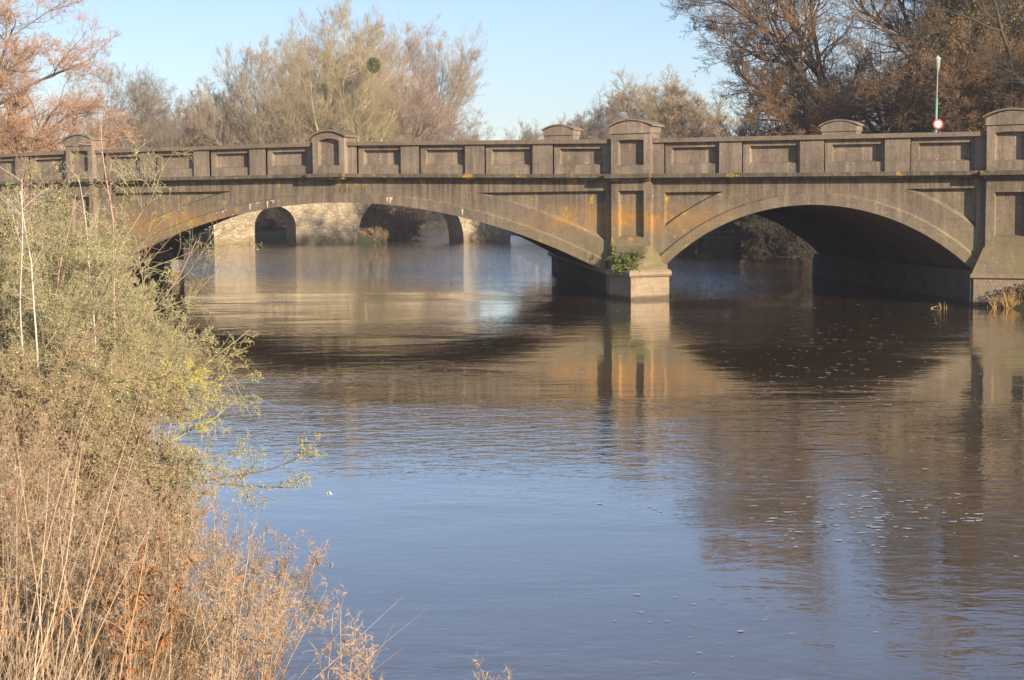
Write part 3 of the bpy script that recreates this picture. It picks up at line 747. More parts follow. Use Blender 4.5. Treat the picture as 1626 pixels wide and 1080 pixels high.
TREES = [
 # kind, x, y, height, rz, bark, twigs, widen, name, label
 ('W', -12.6, 7.0, 11.6, 25, 'bark_grey', 'tw_orange', 1.22, 'willow_tree', 'orange twigged willow at the far left behind the left end of the parapet'),
 ('O', -24.7, 29.9, 11.3, 60, 'bark_grey', 'tw_grey', .85, 'bare_tree', 'grey bare tree just right of the orange willow on the left'),
 ('U', -48.2, 75.4, 18.0, 150, 'bark_grey', 'tw_tan', .72, 'bare_tree', 'tall bare tree with dark branches leaning left, left edge of the tall clump'),
 ('T', -48.7, 82.5, 21.0, 20, 'bark_yellow', 'tw_tan', .9, 'bare_tree', 'tallest bare tree with a pale yellow trunk above the arched pilaster'),
 ('U', -43.7, 81.1, 18.6, 250, 'bark_yellow', 'tw_tan', .9, 'bare_tree', 'tan twigged tree with yellow green trunks in the middle of the tall clump'),
 ('T', -48.6, 93.5, 19.8, 130, 'bark_grey', 'tw_pink', 1.0, 'bare_tree', 'bare tree carrying the dark green mistletoe ball'),
 ('T', -113.3, 200.5, 35.0, 70, 'bark_yellow', 'tw_pink', .95, 'bare_tree', 'pinkish crowned tree right of the mistletoe with several yellowish stems'),
 ('T', -116.1, 210.6, 32.0, 310, 'bark_grey', 'tw_tan', .85, 'bare_tree', 'broad bare tree at the right edge of the tall clump'),
 ('O', -102.2, 201.5, 18.5, 200, 'bark_grey', 'tw_pink', 1.0, 'bare_tree', 'low spreading tree reaching right from the tall clump towards the open sky'),
 ('D', -46.5, 123.8, 12.3, 10, 'bark_grey', 'tw_grey', .7, 'bare_tree', 'small faint grey tree farthest off, standing by the open gap of sky'),
 ('D', -35.0, 107.3, 12.0, 100, 'bark_grey', 'tw_pink', .62, 'bare_tree', 'small pinkish tree behind the humped cap of the far parapet'),
 ('D', -17.6, 82.5, 12.3, 200, 'bark_dark', 'tw_grey', .85, 'bare_tree', 'grey domed tree just left of the pilaster on the midstream pier'),
 ('D', -3.4, 66.9, 12.4, 300, 'bark_dark', 'tw_tan', 1.08, 'bare_tree', 'round topped tan tree right of the pilaster on the midstream pier'),
 ('W', 20.4, 38.0, 18.2, 8, 'bark_dark', 'tw_rust', 1.12, 'willow_tree', 'huge dark trunked willow with rust coloured shoots spreading left over the right span'),
 ('O', 26.6, 34.4, 16.5, 165, 'bark_dark', 'tw_dark', 1.15, 'bare_tree', 'dark limbed tree with last yellow leaves at the right edge behind the lamp column'),
 ('U', 16.4, 66.0, 17.7, 210, 'bark_dark', 'tw_tan', 1.1, 'bare_tree', 'tall brown tree standing behind the lamp column and the great willow'),
 ('O', 31.5, 46.0, 17.0, 95, 'bark_dark', 'tw_dark', 1.1, 'bare_tree', 'dark tree behind the rightmost pilaster at the picture edge'),
]
for k, x, y, h, rz, b, t_, sx, nm, lb in TREES:
    mesh, hh = PT[k]
    tree_obj(nm, lb, 'tree', 'bare trees beyond the bridge', mesh, (x, y, gz(x, y)), math.radians(rz), (b, t_), h / hh, sx)
rng = np.random.default_rng(77)
scr = []
SCR = [  # column, distance, height, twigs
 (30, 80, 6.2, 'tw_orange'), (85, 92, 6.0, 'tw_redbrown'), (140, 88, 6.4, 'tw_pink'), (185, 110, 6.6, 'tw_tan'), (235, 104, 8.2, 'tw_pink'), (275, 112, 8.0, 'tw_tan'),
 (310, 106, 9.0, 'tw_pink'), (345, 116, 10.2, 'tw_tan'), (380, 110, 10.6, 'tw_redbrown'), (415, 122, 8.8, 'tw_tan'), (455, 116, 8.0, 'tw_tan'), (495, 124, 8.4, 'tw_olive'),
 (535, 118, 8.0, 'tw_tan'), (575, 126, 8.8, 'tw_tan'), (615, 120, 8.4, 'tw_olive'), (655, 128, 8.0, 'tw_tan'), (695, 122, 8.2, 'tw_tan'), (732, 128, 7.0, 'tw_pink'),
 (940, 126, 7.0, 'tw_dark'), (985, 128, 7.4, 'tw_olive'), (1040, 118, 7.4, 'tw_tan'), (1090, 130, 7.0, 'tw_grey'), (1140, 108, 8.0, 'tw_redbrown'), (1180, 98, 7.6, 'tw_rust'),
 (1220, 92, 7.0, 'tw_tan'), (1265, 88, 7.0, 'tw_rust'), (1305, 100, 7.4, 'tw_tan'), (1350, 94, 7.0, 'tw_tan'), (1395, 104, 8.0, 'tw_tan'), (1440, 92, 7.0, 'tw_dark'), (1480, 98, 8.4, 'tw_olive'),
 (1520, 92, 7.4, 'tw_dark'), (1555, 100, 8.6, 'tw_olive'), (1600, 92, 8.6, 'tw_dark')]
SL = ['orange scrub low behind the leftmost pilaster', 'reddish scrub behind the leftmost pilaster', 'pink brown scrub just right of the leftmost pilaster', 'tan scrub at the foot of the grey left tree',
 'pinkish scrub right of the grey left tree', 'tan scrub below the low dip of sky on the left', 'pinkish scrub with upright shoots in the dip of sky', 'tan scrub rising towards the tall clump',
 'reddish scrub at the left foot of the tall clump', 'tan scrub under the left leaning dark branches', 'tan scrub left of the arched pilaster', 'olive scrub behind the arched pilaster',
 'tan scrub just right of the arched pilaster', 'tan scrub below the mistletoe ball, left side', 'olive scrub below the mistletoe ball', 'tan scrub under the pinkish crown of the clump', 'tan scrub at the right foot of the tall clump', 'pinkish scrub where the tall clump ends at open sky',
 'dark scrub left of the midstream pilaster', 'olive scrub directly behind the midstream pilaster', 'tan scrub just right of the midstream pilaster', 'grey scrub at the foot of the round topped tree', 'reddish scrub right of the round topped tree', 'rust scrub in the gap before the great willow',
 'tan scrub under the left tips of the great willow', 'rust scrub left of the right humped far cap', 'tan scrub behind the right humped far cap', 'tan scrub left of the great willow trunk', 'tan scrub behind the great willow trunk', 'dark scrub right of the great willow trunk', 'olive scrub behind the lamp column',
 'dark scrub right of the lamp column', 'olive scrub left of the rightmost pilaster', 'dark scrub behind the rightmost pilaster']
for (px, D, h, tw), lb in zip(SCR, SL):
    if 200 < px < 740:
        D2 = 158 + (px % 7) if px < 640 else 292 + (px % 9); h = h * D2 / D * (.93 if px < 640 else .8); D = D2
    x, y = R_at(px, D)
    tree_obj('scrub_bush', lb, 'bush', 'bare scrub behind the parapet', SCRUB, (x, y, gz(x, y)), rng.uniform(0, 6.3), ('bark_grey', tw), h / 6 * .86, 1.0)
# second row on the far river bank, under the arches and beyond
for (px, D, h, tw), lb in zip([(598, 146, 5.0, 'tw_tan'), (632, 152, 4.6, 'tw_redbrown'), (700, 283, 9.0, 'tw_dark'), (735, 286, 9.5, 'tw_grey'), (668, 275, 8.0, 'tw_dark'), (300, 146, 4.0, 'tw_dark'), (440, 150, 4.4, 'tw_dark'), (1135, 99, 4.6, 'tw_redbrown'), (1190, 96, 4.8, 'tw_tan'), (1240, 88, 4.4, 'tw_redbrown'), (1285, 80, 4.2, 'tw_dark')],
    ['brown bush on the bank seen through the main stone arch', 'reddish brown bush overhanging water beyond the main stone arch', 'dark bush on the far reach seen through the main stone arch', 'grey bush on the far reach beside the right stone pier', 'low dark bush on the far reach beyond the reddish bush', 'dark tangle seen through the leftmost stone arch', 'dark bush seen through the narrow round stone arch',
     'dark bush farthest left seen under the right concrete arch', 'dark bush beside the mossy rails under the right concrete arch', 'dark bush third along under the right concrete arch', 'dark bush closest to the right abutment beyond the arch']):
    x, y = R_at(px, D); tree_obj('bank_bush', lb, 'bush', 'bushes on the bank upstream', BANKB, (x, y, max(gz(x, y), 0)), rng.uniform(0, 6.3), ('bark_dark', tw), h / 4, 1.1)
# far woods on the horizon
far = []
fr = np.random.default_rng(3)
def far_wood():
    n = 9000; px = fr.uniform(-300, 1900, n); D = fr.uniform(300, 420, n)
    P0 = np.array([[*R_at(a, b), 0] for a, b in zip(px, D)]); P0[:, 2] = 0
    d = nrm(fr.normal(size=(n, 3)) * .35 + np.array([0, 0, 1.])); L = fr.uniform(3, 9, n)
    P, Ds = grow(fr, P0, d, L, 4, .2, .05); R = np.linspace(.16, .03, 5)[None, :] * np.ones((n, 1))
    a = tubes(P, R, 3)
    p, d, l, r = spawn(fr, P, Ds, R, L, 5, .1, 45, .35, .8, .03)
    P2, _ = grow(fr, p, d, l, 2, .2, .05); b = tubes(P2, np.maximum(r[:, None] * np.linspace(1, .4, 3)[None, :], .04), 3)
    return join([a, b])
V, F = far_wood()
tag(meshobj('far_wood', V, F, M['tw_grey']), 'hazy brown line of distant bare woodland along the far river reach', 'woodland', kind='stuff')

# mistletoe
rngm = np.random.default_rng(9)
def leafcloud(rng, n, c, rad, size, elong=2.2, surf=0.):
    d = nrm(rng.normal(size=(n, 3))); r = (surf + (1 - surf) * rng.random(n)) ** .4
    p = np.array(c) + d * r[:, None] * np.array(rad)
    a = nrm(rng.normal(size=(n, 3)) + d * .5); b = nrm(np.cross(a, rng.normal(size=(n, 3)))); s = size * rng.uniform(.6, 1.3, n)[:, None]
    V = np.stack([p - b * s / elong, p + a * s, p + b * s / elong, p - a * s * .3], 1).reshape(-1, 3)
    return V, np.arange(n * 4).reshape(-1, 4)
V, F = leafcloud(rngm, 900, (0, 0, 0), (.62, .62, .74), .13)
mo = meshobj('mistletoe', V, F, M['mistle']); mo.location = (-38.5, 77.8, 15.9)
tag(mo, 'round dark green ball of mistletoe high in the bare tree clump', 'plant')
V, F = leafcloud(rngm, 5200, (0, 0, 0), (3.6, 3.2, 3.0), .10)
# last leaves on the right tree and orange clumps are parts of those trees
for root, mt, c, rad, n, sz in (('dark limbed', 'leaf_yelloworange', (.6, -.5, 8.6), (4.2, 4.2, 5.0), 9000, .085),):
    r0 = next(o for o in bpy.data.objects if o.parent is None and str(o.get('label', '')).startswith(root))
    V, F = leafcloud(rngm, n, c, rad, sz); meshobj('leaves', V, F, M[mt], r0, shift=True)

# ------------------------------------------------------------------ lamp column with speed repeater
LX, LY = R_at(1481, 61)
lamp = empty('street_lamp', (LX, LY, 4.0)); tag(lamp, 'slim lamp column with green lower shaft standing behind the right end of the parapet', 'street lamp')
def tube1(pts, rad, sides=10):
    V, F = tubes(np.array([pts], float), np.array([rad], float), sides); return V, F
Z0 = 3.9
V, F = tube1([(LX, LY, Z0), (LX, LY, Z0 + .9), (LX + .005, LY, Z0 + 1.0), (LX + .03, LY, Z0 + 2.75)], [.075, .07, .055, .048]); meshobj('shaft', V, F, flat('faded green paint', (.13, .29, .215), .5, .25, 3), lamp)
V, F = tube1([(LX + .03, LY, Z0 + 2.75), (LX + .05, LY, Z0 + 3.75)], [.03, .026]); meshobj('upper_pole', V, F, flat('galvanised steel', (.22, .235, .235), .6, .2, 5, .3), lamp)
V, F = tube1([(LX + .05, LY, Z0 + 3.72), (LX + .05, LY, Z0 + 3.8), (LX + .05, LY, Z0 + 3.82), (LX + .05, LY, Z0 + 4.15)], [.04, .05, .08, .10]); meshobj('lantern_bowl', V, F, flat('cloudy lantern bowl', (.34, .35, .26), .3, .1, 5), lamp)
V, F = tube1([(LX + .05, LY, Z0 + 4.15), (LX + .05, LY, Z0 + 4.2), (LX + .05, LY, Z0 + 4.3)], [.12, .11, .02]); meshobj('lantern_hood', V, F, flat('grey lantern hood', (.36, .38, .37), .5, .1, 5), lamp)
sign = empty('speed_sign', (LX, LY, 0)); tag(sign, 'small round white sign with red rim fixed to the lamp column', 'road sign')
vd = nrm(np.array([CAM[0] + 14 - LX, CAM[1] - LY])); sn = np.array([vd[0], vd[1], 0]); sr = np.array([-vd[1], vd[0], 0]); 
SC = np.array([LX, LY, 5.7]) + sn * .11 + sr * .07
def disc(name, r0, r1, d0, d1, mat):
    a = np.linspace(0, 2 * PI, 33)[:-1]; ring = lambda r, d: [tuple(SC + sn * d + sr * math.cos(t) * r + np.array([0, 0, 1]) * math.sin(t) * r) for t in a]
    m = MB()
    if r0 == 0: m.prism(ring(r1, d0), ring(r1, d1))
    else:
        A, B, C_, D_ = ring(r0, d1), ring(r1, d1), ring(r1, d0), ring(r0, d0)
        for i in range(32):
            j = (i + 1) % 32; m.quad(A[i], B[i], B[j], A[j]); m.quad(B[i], C_[i], C_[j], B[j]); m.quad(A[i], A[j], D_[j], D_[i])
    return m.build(name, mat, sign)
disc('face', 0, .165, 0, .012, flat('white sign face', (.68, .66, .62), .4, .03)); disc('rim', .125, .185, .0, .02, flat('red sign rim', (.42, .04, .045), .4, .08))
for ch, dx in (('3', -.045), ('0', .045)):
    cu = bpy.data.curves.new('numeral', 'FONT'); cu.body = ch; cu.size = .15; cu.extrude = .002; cu.align_x = 'CENTER'; cu.align_y = 'CENTER'
    to = bpy.data.objects.new('numeral', cu); COL.objects.link(to)
    bpy.context.view_layer.update(); me = bpy.data.meshes.new_from_object(to); bpy.data.objects.remove(to)
    me.materials.append(flat('grey numeral', (.12, .12, .12), .5, .05)); no = bpy.data.objects.new('numeral', me); link(no, sign)
    pos = SC + sn * .016 + sr * dx
    no.matrix_basis = Matrix(((sr[0], 0, sn[0], pos[0] - LX), (sr[1], 0, sn[1], pos[1] - LY), (0, 1, 0, pos[2]), (0, 0, 0, 1)))
m = MB(); m.box(LX - .06, LX + .06, LY - .1, LY + .06, 5.67, 5.73); m.build('bracket', flat('steel bracket', (.3, .3, .3), .5, .1), sign)

# ------------------------------------------------------------------ fern on the pier, reeds by the abutment, mossy rails
rf = np.random.default_rng(21)
def fern_clump(n_fr, L, base, up=.5):
    parts = []
    P0 = np.array(base) + rf.normal(size=(n_fr, 3)) * np.array([.17, .06, .03])
    az = rf.uniform(0, 2 * PI, n_fr); d = nrm(np.stack([np.cos(az), np.sin(az) - .6, np.full(n_fr, up) + rf.uniform(-.3, .5, n_fr)], -1))
    P, Ds = grow(rf, P0, d, rf.uniform(.5, 1, n_fr) * L, 7, .1, -.16)
    R = np.full(P.shape[:2], .004); parts.append(tubes(P, R, 3))
    V = []
    for i in range(n_fr):
        for k in range(1, 8):
            for s in (-1, 1):
                side = nrm(np.cross(Ds[i, k], [0, 0, 1.]) + rf.normal(size=3) * .3) * s; w_ = .075 * (1 - k / 9) + .02; a = P[i, k]; f = Ds[i, k] * .02
                V += [a - f, a + side * w_ * .5 - f * 1.5 , a + side * w_ + Ds[i, k] * .012, a + side * w_ * .5 + f]
    V = np.array(V); parts.append((V, np.arange(len(V)).reshape(-1, 4)))
    return join(parts)
V, F = fern_clump(190, .42, (22.95, -.62, 1.22)); V2, F2 = fern_clump(90, .32, (23.05, -.95, 1.0), .1)
tag(meshobj('fern', *join([(V, F), (V2, F2)]), M['leaf_green']), 'bright green fern clump rooted on the ledge of the midstream pier', 'plant')
def blades(rng, P0, D, L, wd, trop=-.1, n=4, wob=.08):
    P, Ds = grow(rng, P0, D, L, n, wob, trop)
    side = nrm(np.cross(D, rng.normal(size=D.shape)))
    w_ = wd * np.linspace(1, .1, n + 1); V = np.stack([P - side[:, None] * w_[None, :, None], P + side[:, None] * w_[None, :, None]], 2)
    N = len(P0); idx = np.arange(N * (n + 1) * 2).reshape(N, n + 1, 2)
    F = np.stack([idx[:, :-1, 0], idx[:, :-1, 1], idx[:, 1:, 1], idx[:, 1:, 0]], -1).reshape(-1, 4)
    return V.reshape(-1, 3), F, P
def tuft(c, n, L, spread, up=1.):
    P0 = np.array(c) + rf.normal(size=(n, 3)) * np.array([spread, spread, 0]); D = nrm(rf.normal(size=(n, 3)) * .28 + np.array([0, 0, up]))
    return blades(rf, P0, D, rf.uniform(.4, 1, n) * L, .008)[:2]
tag(meshobj('reed_tuft', *join([tuft((33.72, -.95, 0), 160, .38, .05), tuft((33.8, -.9, 0), 50, .25, .1)]), M['reed']), 'smaller left golden tuft of dead reeds against the right abutment', 'plant')
tag(meshobj('reed_tuft', *join([tuft((34.12, -1.0, 0), 240, .46, .06), tuft((34.2, -.85, .1), 60, .6, .15)]), M['reed']), 'larger right golden tuft of dead reeds against the right abutment', 'plant')
tag(meshobj('reed_sprigs', *tuft((32.5, -1.6, 0), 14, .28, .15), M['reed']), 'few short brown sprigs standing in the water left of the golden reed tuft', 'plant')
V, F = leafcloud(rf, 900, (34.6, -.75, .35), (.7, .3, .35), .05)
tag(meshobj('bramble', V, F, M['tw_dark']), 'dark bramble at the foot of the right abutment behind the golden reeds', 'plant')
rail = empty('mossy_rails', (*R_at(1160, 91), 0)); tag(rail, 'mossy timber rail fence at the waterside under the right concrete arch', 'fence')
wm_ = flat('mossy wood', (.12, .12, .06), .95, .4, 6)
A = np.array([*R_at(1108, 92)]); B = np.array([*R_at(1215, 89)])
for z in (1.3, 1.0):
    V, F = tube1([(*A, z), (*((A + B) / 2), z + .03), (*B, z + .06)], [.07] * 3, 6); meshobj('rail', V, F, wm_, rail)
for k in np.linspace(0, 1, 6):
    p = A + (B - A) * k; V, F = tube1([(*p, -.3), (*p, 1.33)], [.06, .055], 6); meshobj('post', V, F, wm_, rail)

# ------------------------------------------------------------------ foreground bank vegetation
def shrub(seed, name, label, cat, loc, H, spread, n0, mats, leaf_n=60000, leaf=.0105, lean=(0, 0), levels=None, rtw=.0022, group=None, yel=0, wob=.14, trop=.03):
    r = np.random.default_rng(seed)
    az = r.uniform(0, 2 * PI, n0); tl = np.abs(r.normal(0, spread, n0)); 
    D = nrm(np.stack([np.sin(tl) * np.cos(az) + lean[0], np.sin(tl) * np.sin(az) + lean[1], np.cos(tl)], -1))
    L = H * r.uniform(.6, 1.05, n0); P0 = np.zeros((n0, 3)); P0[:, :2] = r.normal(size=(n0, 2)) * H * .09
    P, Ds = grow(r, P0, D, L, 8, wob * .7, trop * .5); R = np.linspace(.016, .004, 9)[None, :] * (H / 2.5) * np.ones((n0, 1))
    wood = [tubes(P, R, 5)]; tw = []; Lc = L
    levels = levels or [(10, .15, 45, .38), (9, .1, 48, .45), (7, .1, 50, .48), (5, .1, 50, .5)]
    pts = []
    for lv, (m, tm, an, lr) in enumerate(levels):
        p, d, l, rr = spawn(r, P, Ds, R, Lc, m, tm, an, lr, .7, rtw)
        P, Ds = grow(r, p, d, l, 4 if lv < 2 else 3, wob * 1.2, trop); R = np.maximum(rr[:, None] * np.linspace(1, .5, P.shape[1])[None, :], rtw * .6); Lc = l
        tw.append(tubes(P, R, 3))
        if lv >= len(levels) - 2: pts.append(P.reshape(-1, 3))
    root = empty(name, loc); tag(root, label, cat, group)
    meshobj('stems', *join(wood), M[mats[0]], root, shift=True); meshobj('twigs', *join(tw), M[mats[1]], root, shift=True)
    if leaf_n:
        pts = np.concatenate(pts); q = pts[r.integers(0, len(pts), leaf_n)] + r.normal(size=(leaf_n, 3)) * .008
        a = nrm(r.normal(size=(leaf_n, 3))); b = nrm(np.cross(a, r.normal(size=(leaf_n, 3)))); s = leaf * r.uniform(.5, 1.3, leaf_n)[:, None]
        V = np.stack([q - b * s * .4, q + a * s, q + b * s * .4], 1).reshape(-1, 3)
        meshobj('buds', V, np.arange(leaf_n * 3).reshape(-1, 3), M[mats[2]], root, shift=True)
    return root
def at(px, D, z): x, y = R_at(px, D); return (x, y, z)
OL = ('bark_grey', 'tw_olive', 'leaf_olive')
G1 = 'riverside bushes on the near left bank'
shrub(101, 'bush', 'olive green lichened bush leaning over the water, nearest of the big bank bushes', 'bush', at(62, 13.5, .45), 1.75, .72, 22, OL, 34000, lean=(.22, .08), group=G1)
shrub(102, 'bush', 'tall olive bush at the picture edge with red brown stems above it', 'bush', at(-5, 16.5, .6), 2.05, .6, 20, ('tw_redbrown', 'tw_olive', 'leaf_olive'), 34000, group=G1)
shrub(103, 'bush', 'low yellow green bush spreading right over the water below the left arch foot', 'bush', at(148, 17.5, .3), 1.35, .85, 20, OL, 34000, lean=(.3, .15), group=G1)
shrub(109, 'bush', 'dark cored olive thicket between the nearest bush and the dead weeds', 'bush', at(115, 12.2, .3), 1.25, .8, 20, ('tw_redbrown', 'tw_tan', 'leaf_olive'), 20000, lean=(.15, .05), group=G1)
shrub(104, 'bush', 'brownish undergrowth bush below the olive bushes at the left edge', 'bush', at(30, 10.5, .5), 1.25, .8, 20, ('tw_redbrown', 'tw_tan', 'leaf_olive'), 16000, group=G1)
shrub(105, 'bush', 'thin twiggy bush trailing brown shoots low over the river', 'bush', at(190, 12.0, .15), .85, .85, 16, ('tw_redbrown', 'tw_olive', 'leaf_olive'), 9000, lean=(.4, .2), group=G1)
shrub(106, 'bush', 'sparse olive bush farther along the bank in front of the left pilaster', 'bush', at(95, 24, .5), 2.2, .55, 10, OL, 9000, leaf=.018, rtw=.003, group=G1, levels=[(7, .15, 45, .38), (6, .1, 48, .45), (5, .1, 50, .5)])
shrub(107, 'bush', 'grey olive bush at the water hiding the foot of the left arch', 'bush', at(180, 33, .3), 1.25, .8, 16, OL, 16000, leaf=.02, rtw=.004, group=G1)
shrub(108, 'bush', 'pinkish twiggy bush on the bank by the left end of the bridge', 'bush', at(20, 36, .7), 2.9, .5, 12, ('tw_redbrown', 'tw_pink', 'leaf_olive'), 8000, leaf=.02, rtw=.004, group=G1, levels=[(8, .15, 45, .38), (6, .1, 48, .45), (5, .1, 50, .5)])
shrub(110, 'bush', 'tall loose pale twigged bush rising in front of the leftmost pilaster', 'bush', at(28, 15, .6), 2.6, .34, 15, ('tw_pink', 'tw_olive', 'leaf_olive'), 17000, group=G1, levels=[(9, .2, 40, .32), (8, .1, 42, .45), (6, .1, 46, .5)])
shrub(111, 'bush', 'sparse yellowish bush with arching shoots below the left arch foot', 'bush', at(150, 14.5, .5), 1.95, .5, 14, OL, 12000, lean=(.1, .05), group=G1, levels=[(8, .2, 40, .32), (7, .1, 42, .45), (5, .1, 44, .5)])
# bare saplings
def sapling(seed, name, label, loc, H, mat, lean=(0, 0), rad=.012, m=9):
    r = np.random.default_rng(seed); P, Ds = grow(r, np.zeros((1, 3)), nrm(np.array([[lean[0], lean[1], 1.]])), np.array([H]), 12, .05, .02)
    R = np.linspace(rad, rad * .3, 13)[None, :]; parts = [tubes(P, R, 6)]
    p, d, l, rr = spawn(r, P, Ds, R, np.array([H]), m, .3, 50, .16, .6, .003); P2, D2 = grow(r, p, d, l, 4, .15, .05); R2 = np.maximum(rr[:, None] * np.linspace(1, .4, 5)[None, :], .002); parts.append(tubes(P2, R2, 4))
    p, d, l, rr = spawn(r, P2, D2, R2, l, 5, .2, 50, .4, .6, .002); P3, _ = grow(r, p, d, l, 3, .15, .02); parts.append(tubes(P3, np.full(P3.shape[:2], .0018), 3))
    root = empty(name, loc); tag(root, label, 'sapling', 'bare saplings on the near left bank'); meshobj('stem', *parts[0], M[mat], root, shift=True); meshobj('twigs', *join(parts[1:]), M[mat], root, shift=True)
M['sap_pink'] = flat('pinkish pale bark', (.50, .31, .24), .8, .2, 10); M['sap_white'] = flat('pale grey bark', (.55, .48, .38), .8, .2, 10)
sapling(1, 'sapling', 'slim pinkish sapling standing in front of the parapet panels right of the leftmost pilaster', at(176, 14.5, .8), 2.75, 'sap_pink', (.0, .02))
sapling(2, 'sapling', 'pale slender sapling rising left of the leftmost pilaster', at(62, 12.5, .7), 2.2, 'sap_white', (-.02, .02))
sapling(3, 'sapling', 'thin pale sapling nearest the left picture edge', at(44, 13, .7), 2.3, 'sap_white', (.02, 0), .010)
sapling(4, 'sapling', 'reddish forked sapling at the top of the tall olive bush', at(95, 16, 1.2), 2.3, 'tw_redbrown', (-.12, -.05), .012, 14)
sapling(5, 'sapling', 'pale straight sapling in front of the leftmost pilaster', at(155, 14, .6), 2.4, 'sap_white', (0, .01), .009, 5)
sapling(6, 'sapling', 'bent bare sapling leaning up right from the left edge', at(-60, 12, .8), 2.3, 'tw_redbrown', (.55, .3), .008, 12)

# overhanging branches reaching over the water
def overhang(seed, label, loc, dirn, L, mats, n=4):
    r = np.random.default_rng(seed); D = nrm(np.array([dirn], float)); D = np.repeat(D, n, 0) + r.normal(size=(n, 3)) * .12
    P, Ds = grow(r, np.zeros((n, 3)), nrm(D), L * r.uniform(.7, 1, n), 9, .10, .02); R = np.linspace(.009, .0025, 10)[None, :] * np.ones((n, 1))
    parts = [tubes(P, R, 4)]; l = np.full(n, L)
    p, d, l, rr = spawn(r, P, Ds, R, l, 12, .3, 48, .2, .6, .002); P2, D2 = grow(r, p, d, l, 4, .2, .0); R2 = np.maximum(rr[:, None] * np.linspace(1, .5, 5)[None, :], .0018); parts.append(tubes(P2, R2, 3))
    p, d, l, rr = spawn(r, P2, D2, R2, l, 6, .1, 50, .45, .6, .0016); P3, _ = grow(r, p, d, l, 3, .2, .0); parts.append(tubes(P3, np.full(P3.shape[:2], .0016), 3))
    root = empty('overhanging_branch', loc); tag(root, label, 'branch'); meshobj('stem', *join(parts), M[mats[0]], root, shift=True)
    q = np.concatenate([P2.reshape(-1, 3), P3.reshape(-1, 3)]); k = 5000; q = q[r.integers(0, len(q), k)] + r.normal(size=(k, 3)) * .006
    a = nrm(r.normal(size=(k, 3))); b = nrm(np.cross(a, r.normal(size=(k, 3)))); s = .008 * r.uniform(.5, 1.3, k)[:, None]
    meshobj('buds', np.stack([q - b * s * .4, q + a * s, q + b * s * .4], 1).reshape(-1, 3), np.arange(k * 3).reshape(-1, 3), M[mats[1]], root, shift=True)
rx = np.array(RGT)
overhang(4, 'bright yellow lichened branch in the middle of the olive bushes', at(180, 13.0, 1.35), rx + np.array([0, 0, -.08]), .95, ('tw_olive', 'leaf_yellow'), 3)
overhang(1, 'yellowish twiggy branch reaching right over the brown water below the left arch', at(200, 14, 1.0), rx + np.array([0, 0, .16]), 1.35, ('tw_olive', 'leaf_olive'))
overhang(2, 'lower olive branch drooping right towards the blue water', at(200, 13, .75), rx + np.array([0, 0, -.04]), 1.1, ('tw_olive', 'leaf_olive'))
overhang(3, 'dark thin branch trailing furthest right just above the blue water', at(300, 13.6, .42), rx + np.array([0, 0, -.06]), 1.25, ('tw_redbrown', 'leaf_olive'), 2)
V, F = leafcloud(rf, 14, (0, 0, 0), (.03, .02, .012), .018)
o = meshobj('white_scrap', V, F, flat('bleached seed fluff', (.75, .68, .6), .9, .1)); o.location = at(518, 13.4, .3); tag(o, 'small whitish scrap caught on the branch tip over the water', 'debris')
# dead weeds
rw = np.random.default_rng(2024)
def weed_parts(bases, H, fl=34, lf=5, hue=None, lean=(.05, .02)):
    """stalks with side shoots ending in curled fluff, and shrivelled hanging leaves"""
    n = len(bases); D = nrm(rw.normal(size=(n, 3)) * .13 + np.array([lean[0], lean[1], 1.]))
    P, Ds = grow(rw, bases, D, H, 8, .05, 0); R = np.linspace(.0045, .0016, 9)[None, :] * np.ones((n, 1)); stalk = [tubes(P, R, 4)]
    p, d, l, rr = spawn(rw, P, Ds, R, H, 11, .45, 35, .2, .6, .0015); P2, D2 = grow(rw, p, d, l, 4, .12, .06); stalk.append(tubes(P2, np.maximum(rr[:, None] * np.linspace(1, .5, 5)[None, :], .0012), 3))
    p3, d3, l3, r3 = spawn(rw, P2, D2, np.full(P2.shape[:2], .0013), l, 4, .2, 40, .4, .6, .001); P3, D3 = grow(rw, p3, d3, l3, 3, .2, .02); stalk.append(tubes(P3, np.full(P3.shape[:2], .0011), 3))
    # fluff filaments
    nf = n * fl * 6; i = rw.integers(0, len(P3), nf); k = rw.integers(0, 4, nf); c = P3[i, k]; a = nrm(rw.normal(size=(nf, 3))); L = rw.uniform(.01, .032, nf)[:, None]
    b = nrm(np.cross(a, rw.normal(size=(nf, 3)))) * .0011
    fluff = (np.stack([c - b, c + b, c + a * L], 1).reshape(-1, 3), np.arange(nf * 3).reshape(-1, 3))
    # leaves
    nl = n * lf; i = rw.integers(0, n, nl); k = rw.integers(2, 8, nl); c = P[i, k]; D0 = nrm(rw.normal(size=(nl, 3)) * .7 + np.array([0, 0, -.3]))
    V, F, _ = blades(rw, c, D0, rw.uniform(.04, .11, nl), .006, trop=-.35, n=3, wob=.3)
    return join(stalk), fluff, (V, F)
def ground_pts(cols, dists, sp=0):
    P = np.array([R_at(a, b) for a, b in zip(cols, dists)]); z = ground_z(P[:, 0], P[:, 1]); return np.c_[P, np.maximum(z, -.1)]
n = 190
cols = rw.uniform(-120, 430, n); dist = rw.uniform(6.2, 11.2, n)
cols = np.minimum(cols, 300 + (11 - dist) * 32 + rw.uniform(-60, 40, n))
B_ = ground_pts(cols, dist)
Hh = rw.uniform(.55, 1.0, n) * np.where(cols < 60, 1.15, 1.0)
stk, flf, lvs = weed_parts(B_, Hh)
wd = meshobj('dead_weeds', *stk, M['weed_tan']); tag(wd, 'mass of dead tan weeds covering the near bank at lower left', 'weeds', kind='stuff')
meshobj('seed_fluff', *flf, M['weed_fluff'], wd); meshobj('dead_leaves', *lvs, M['weed_leaf'], wd)
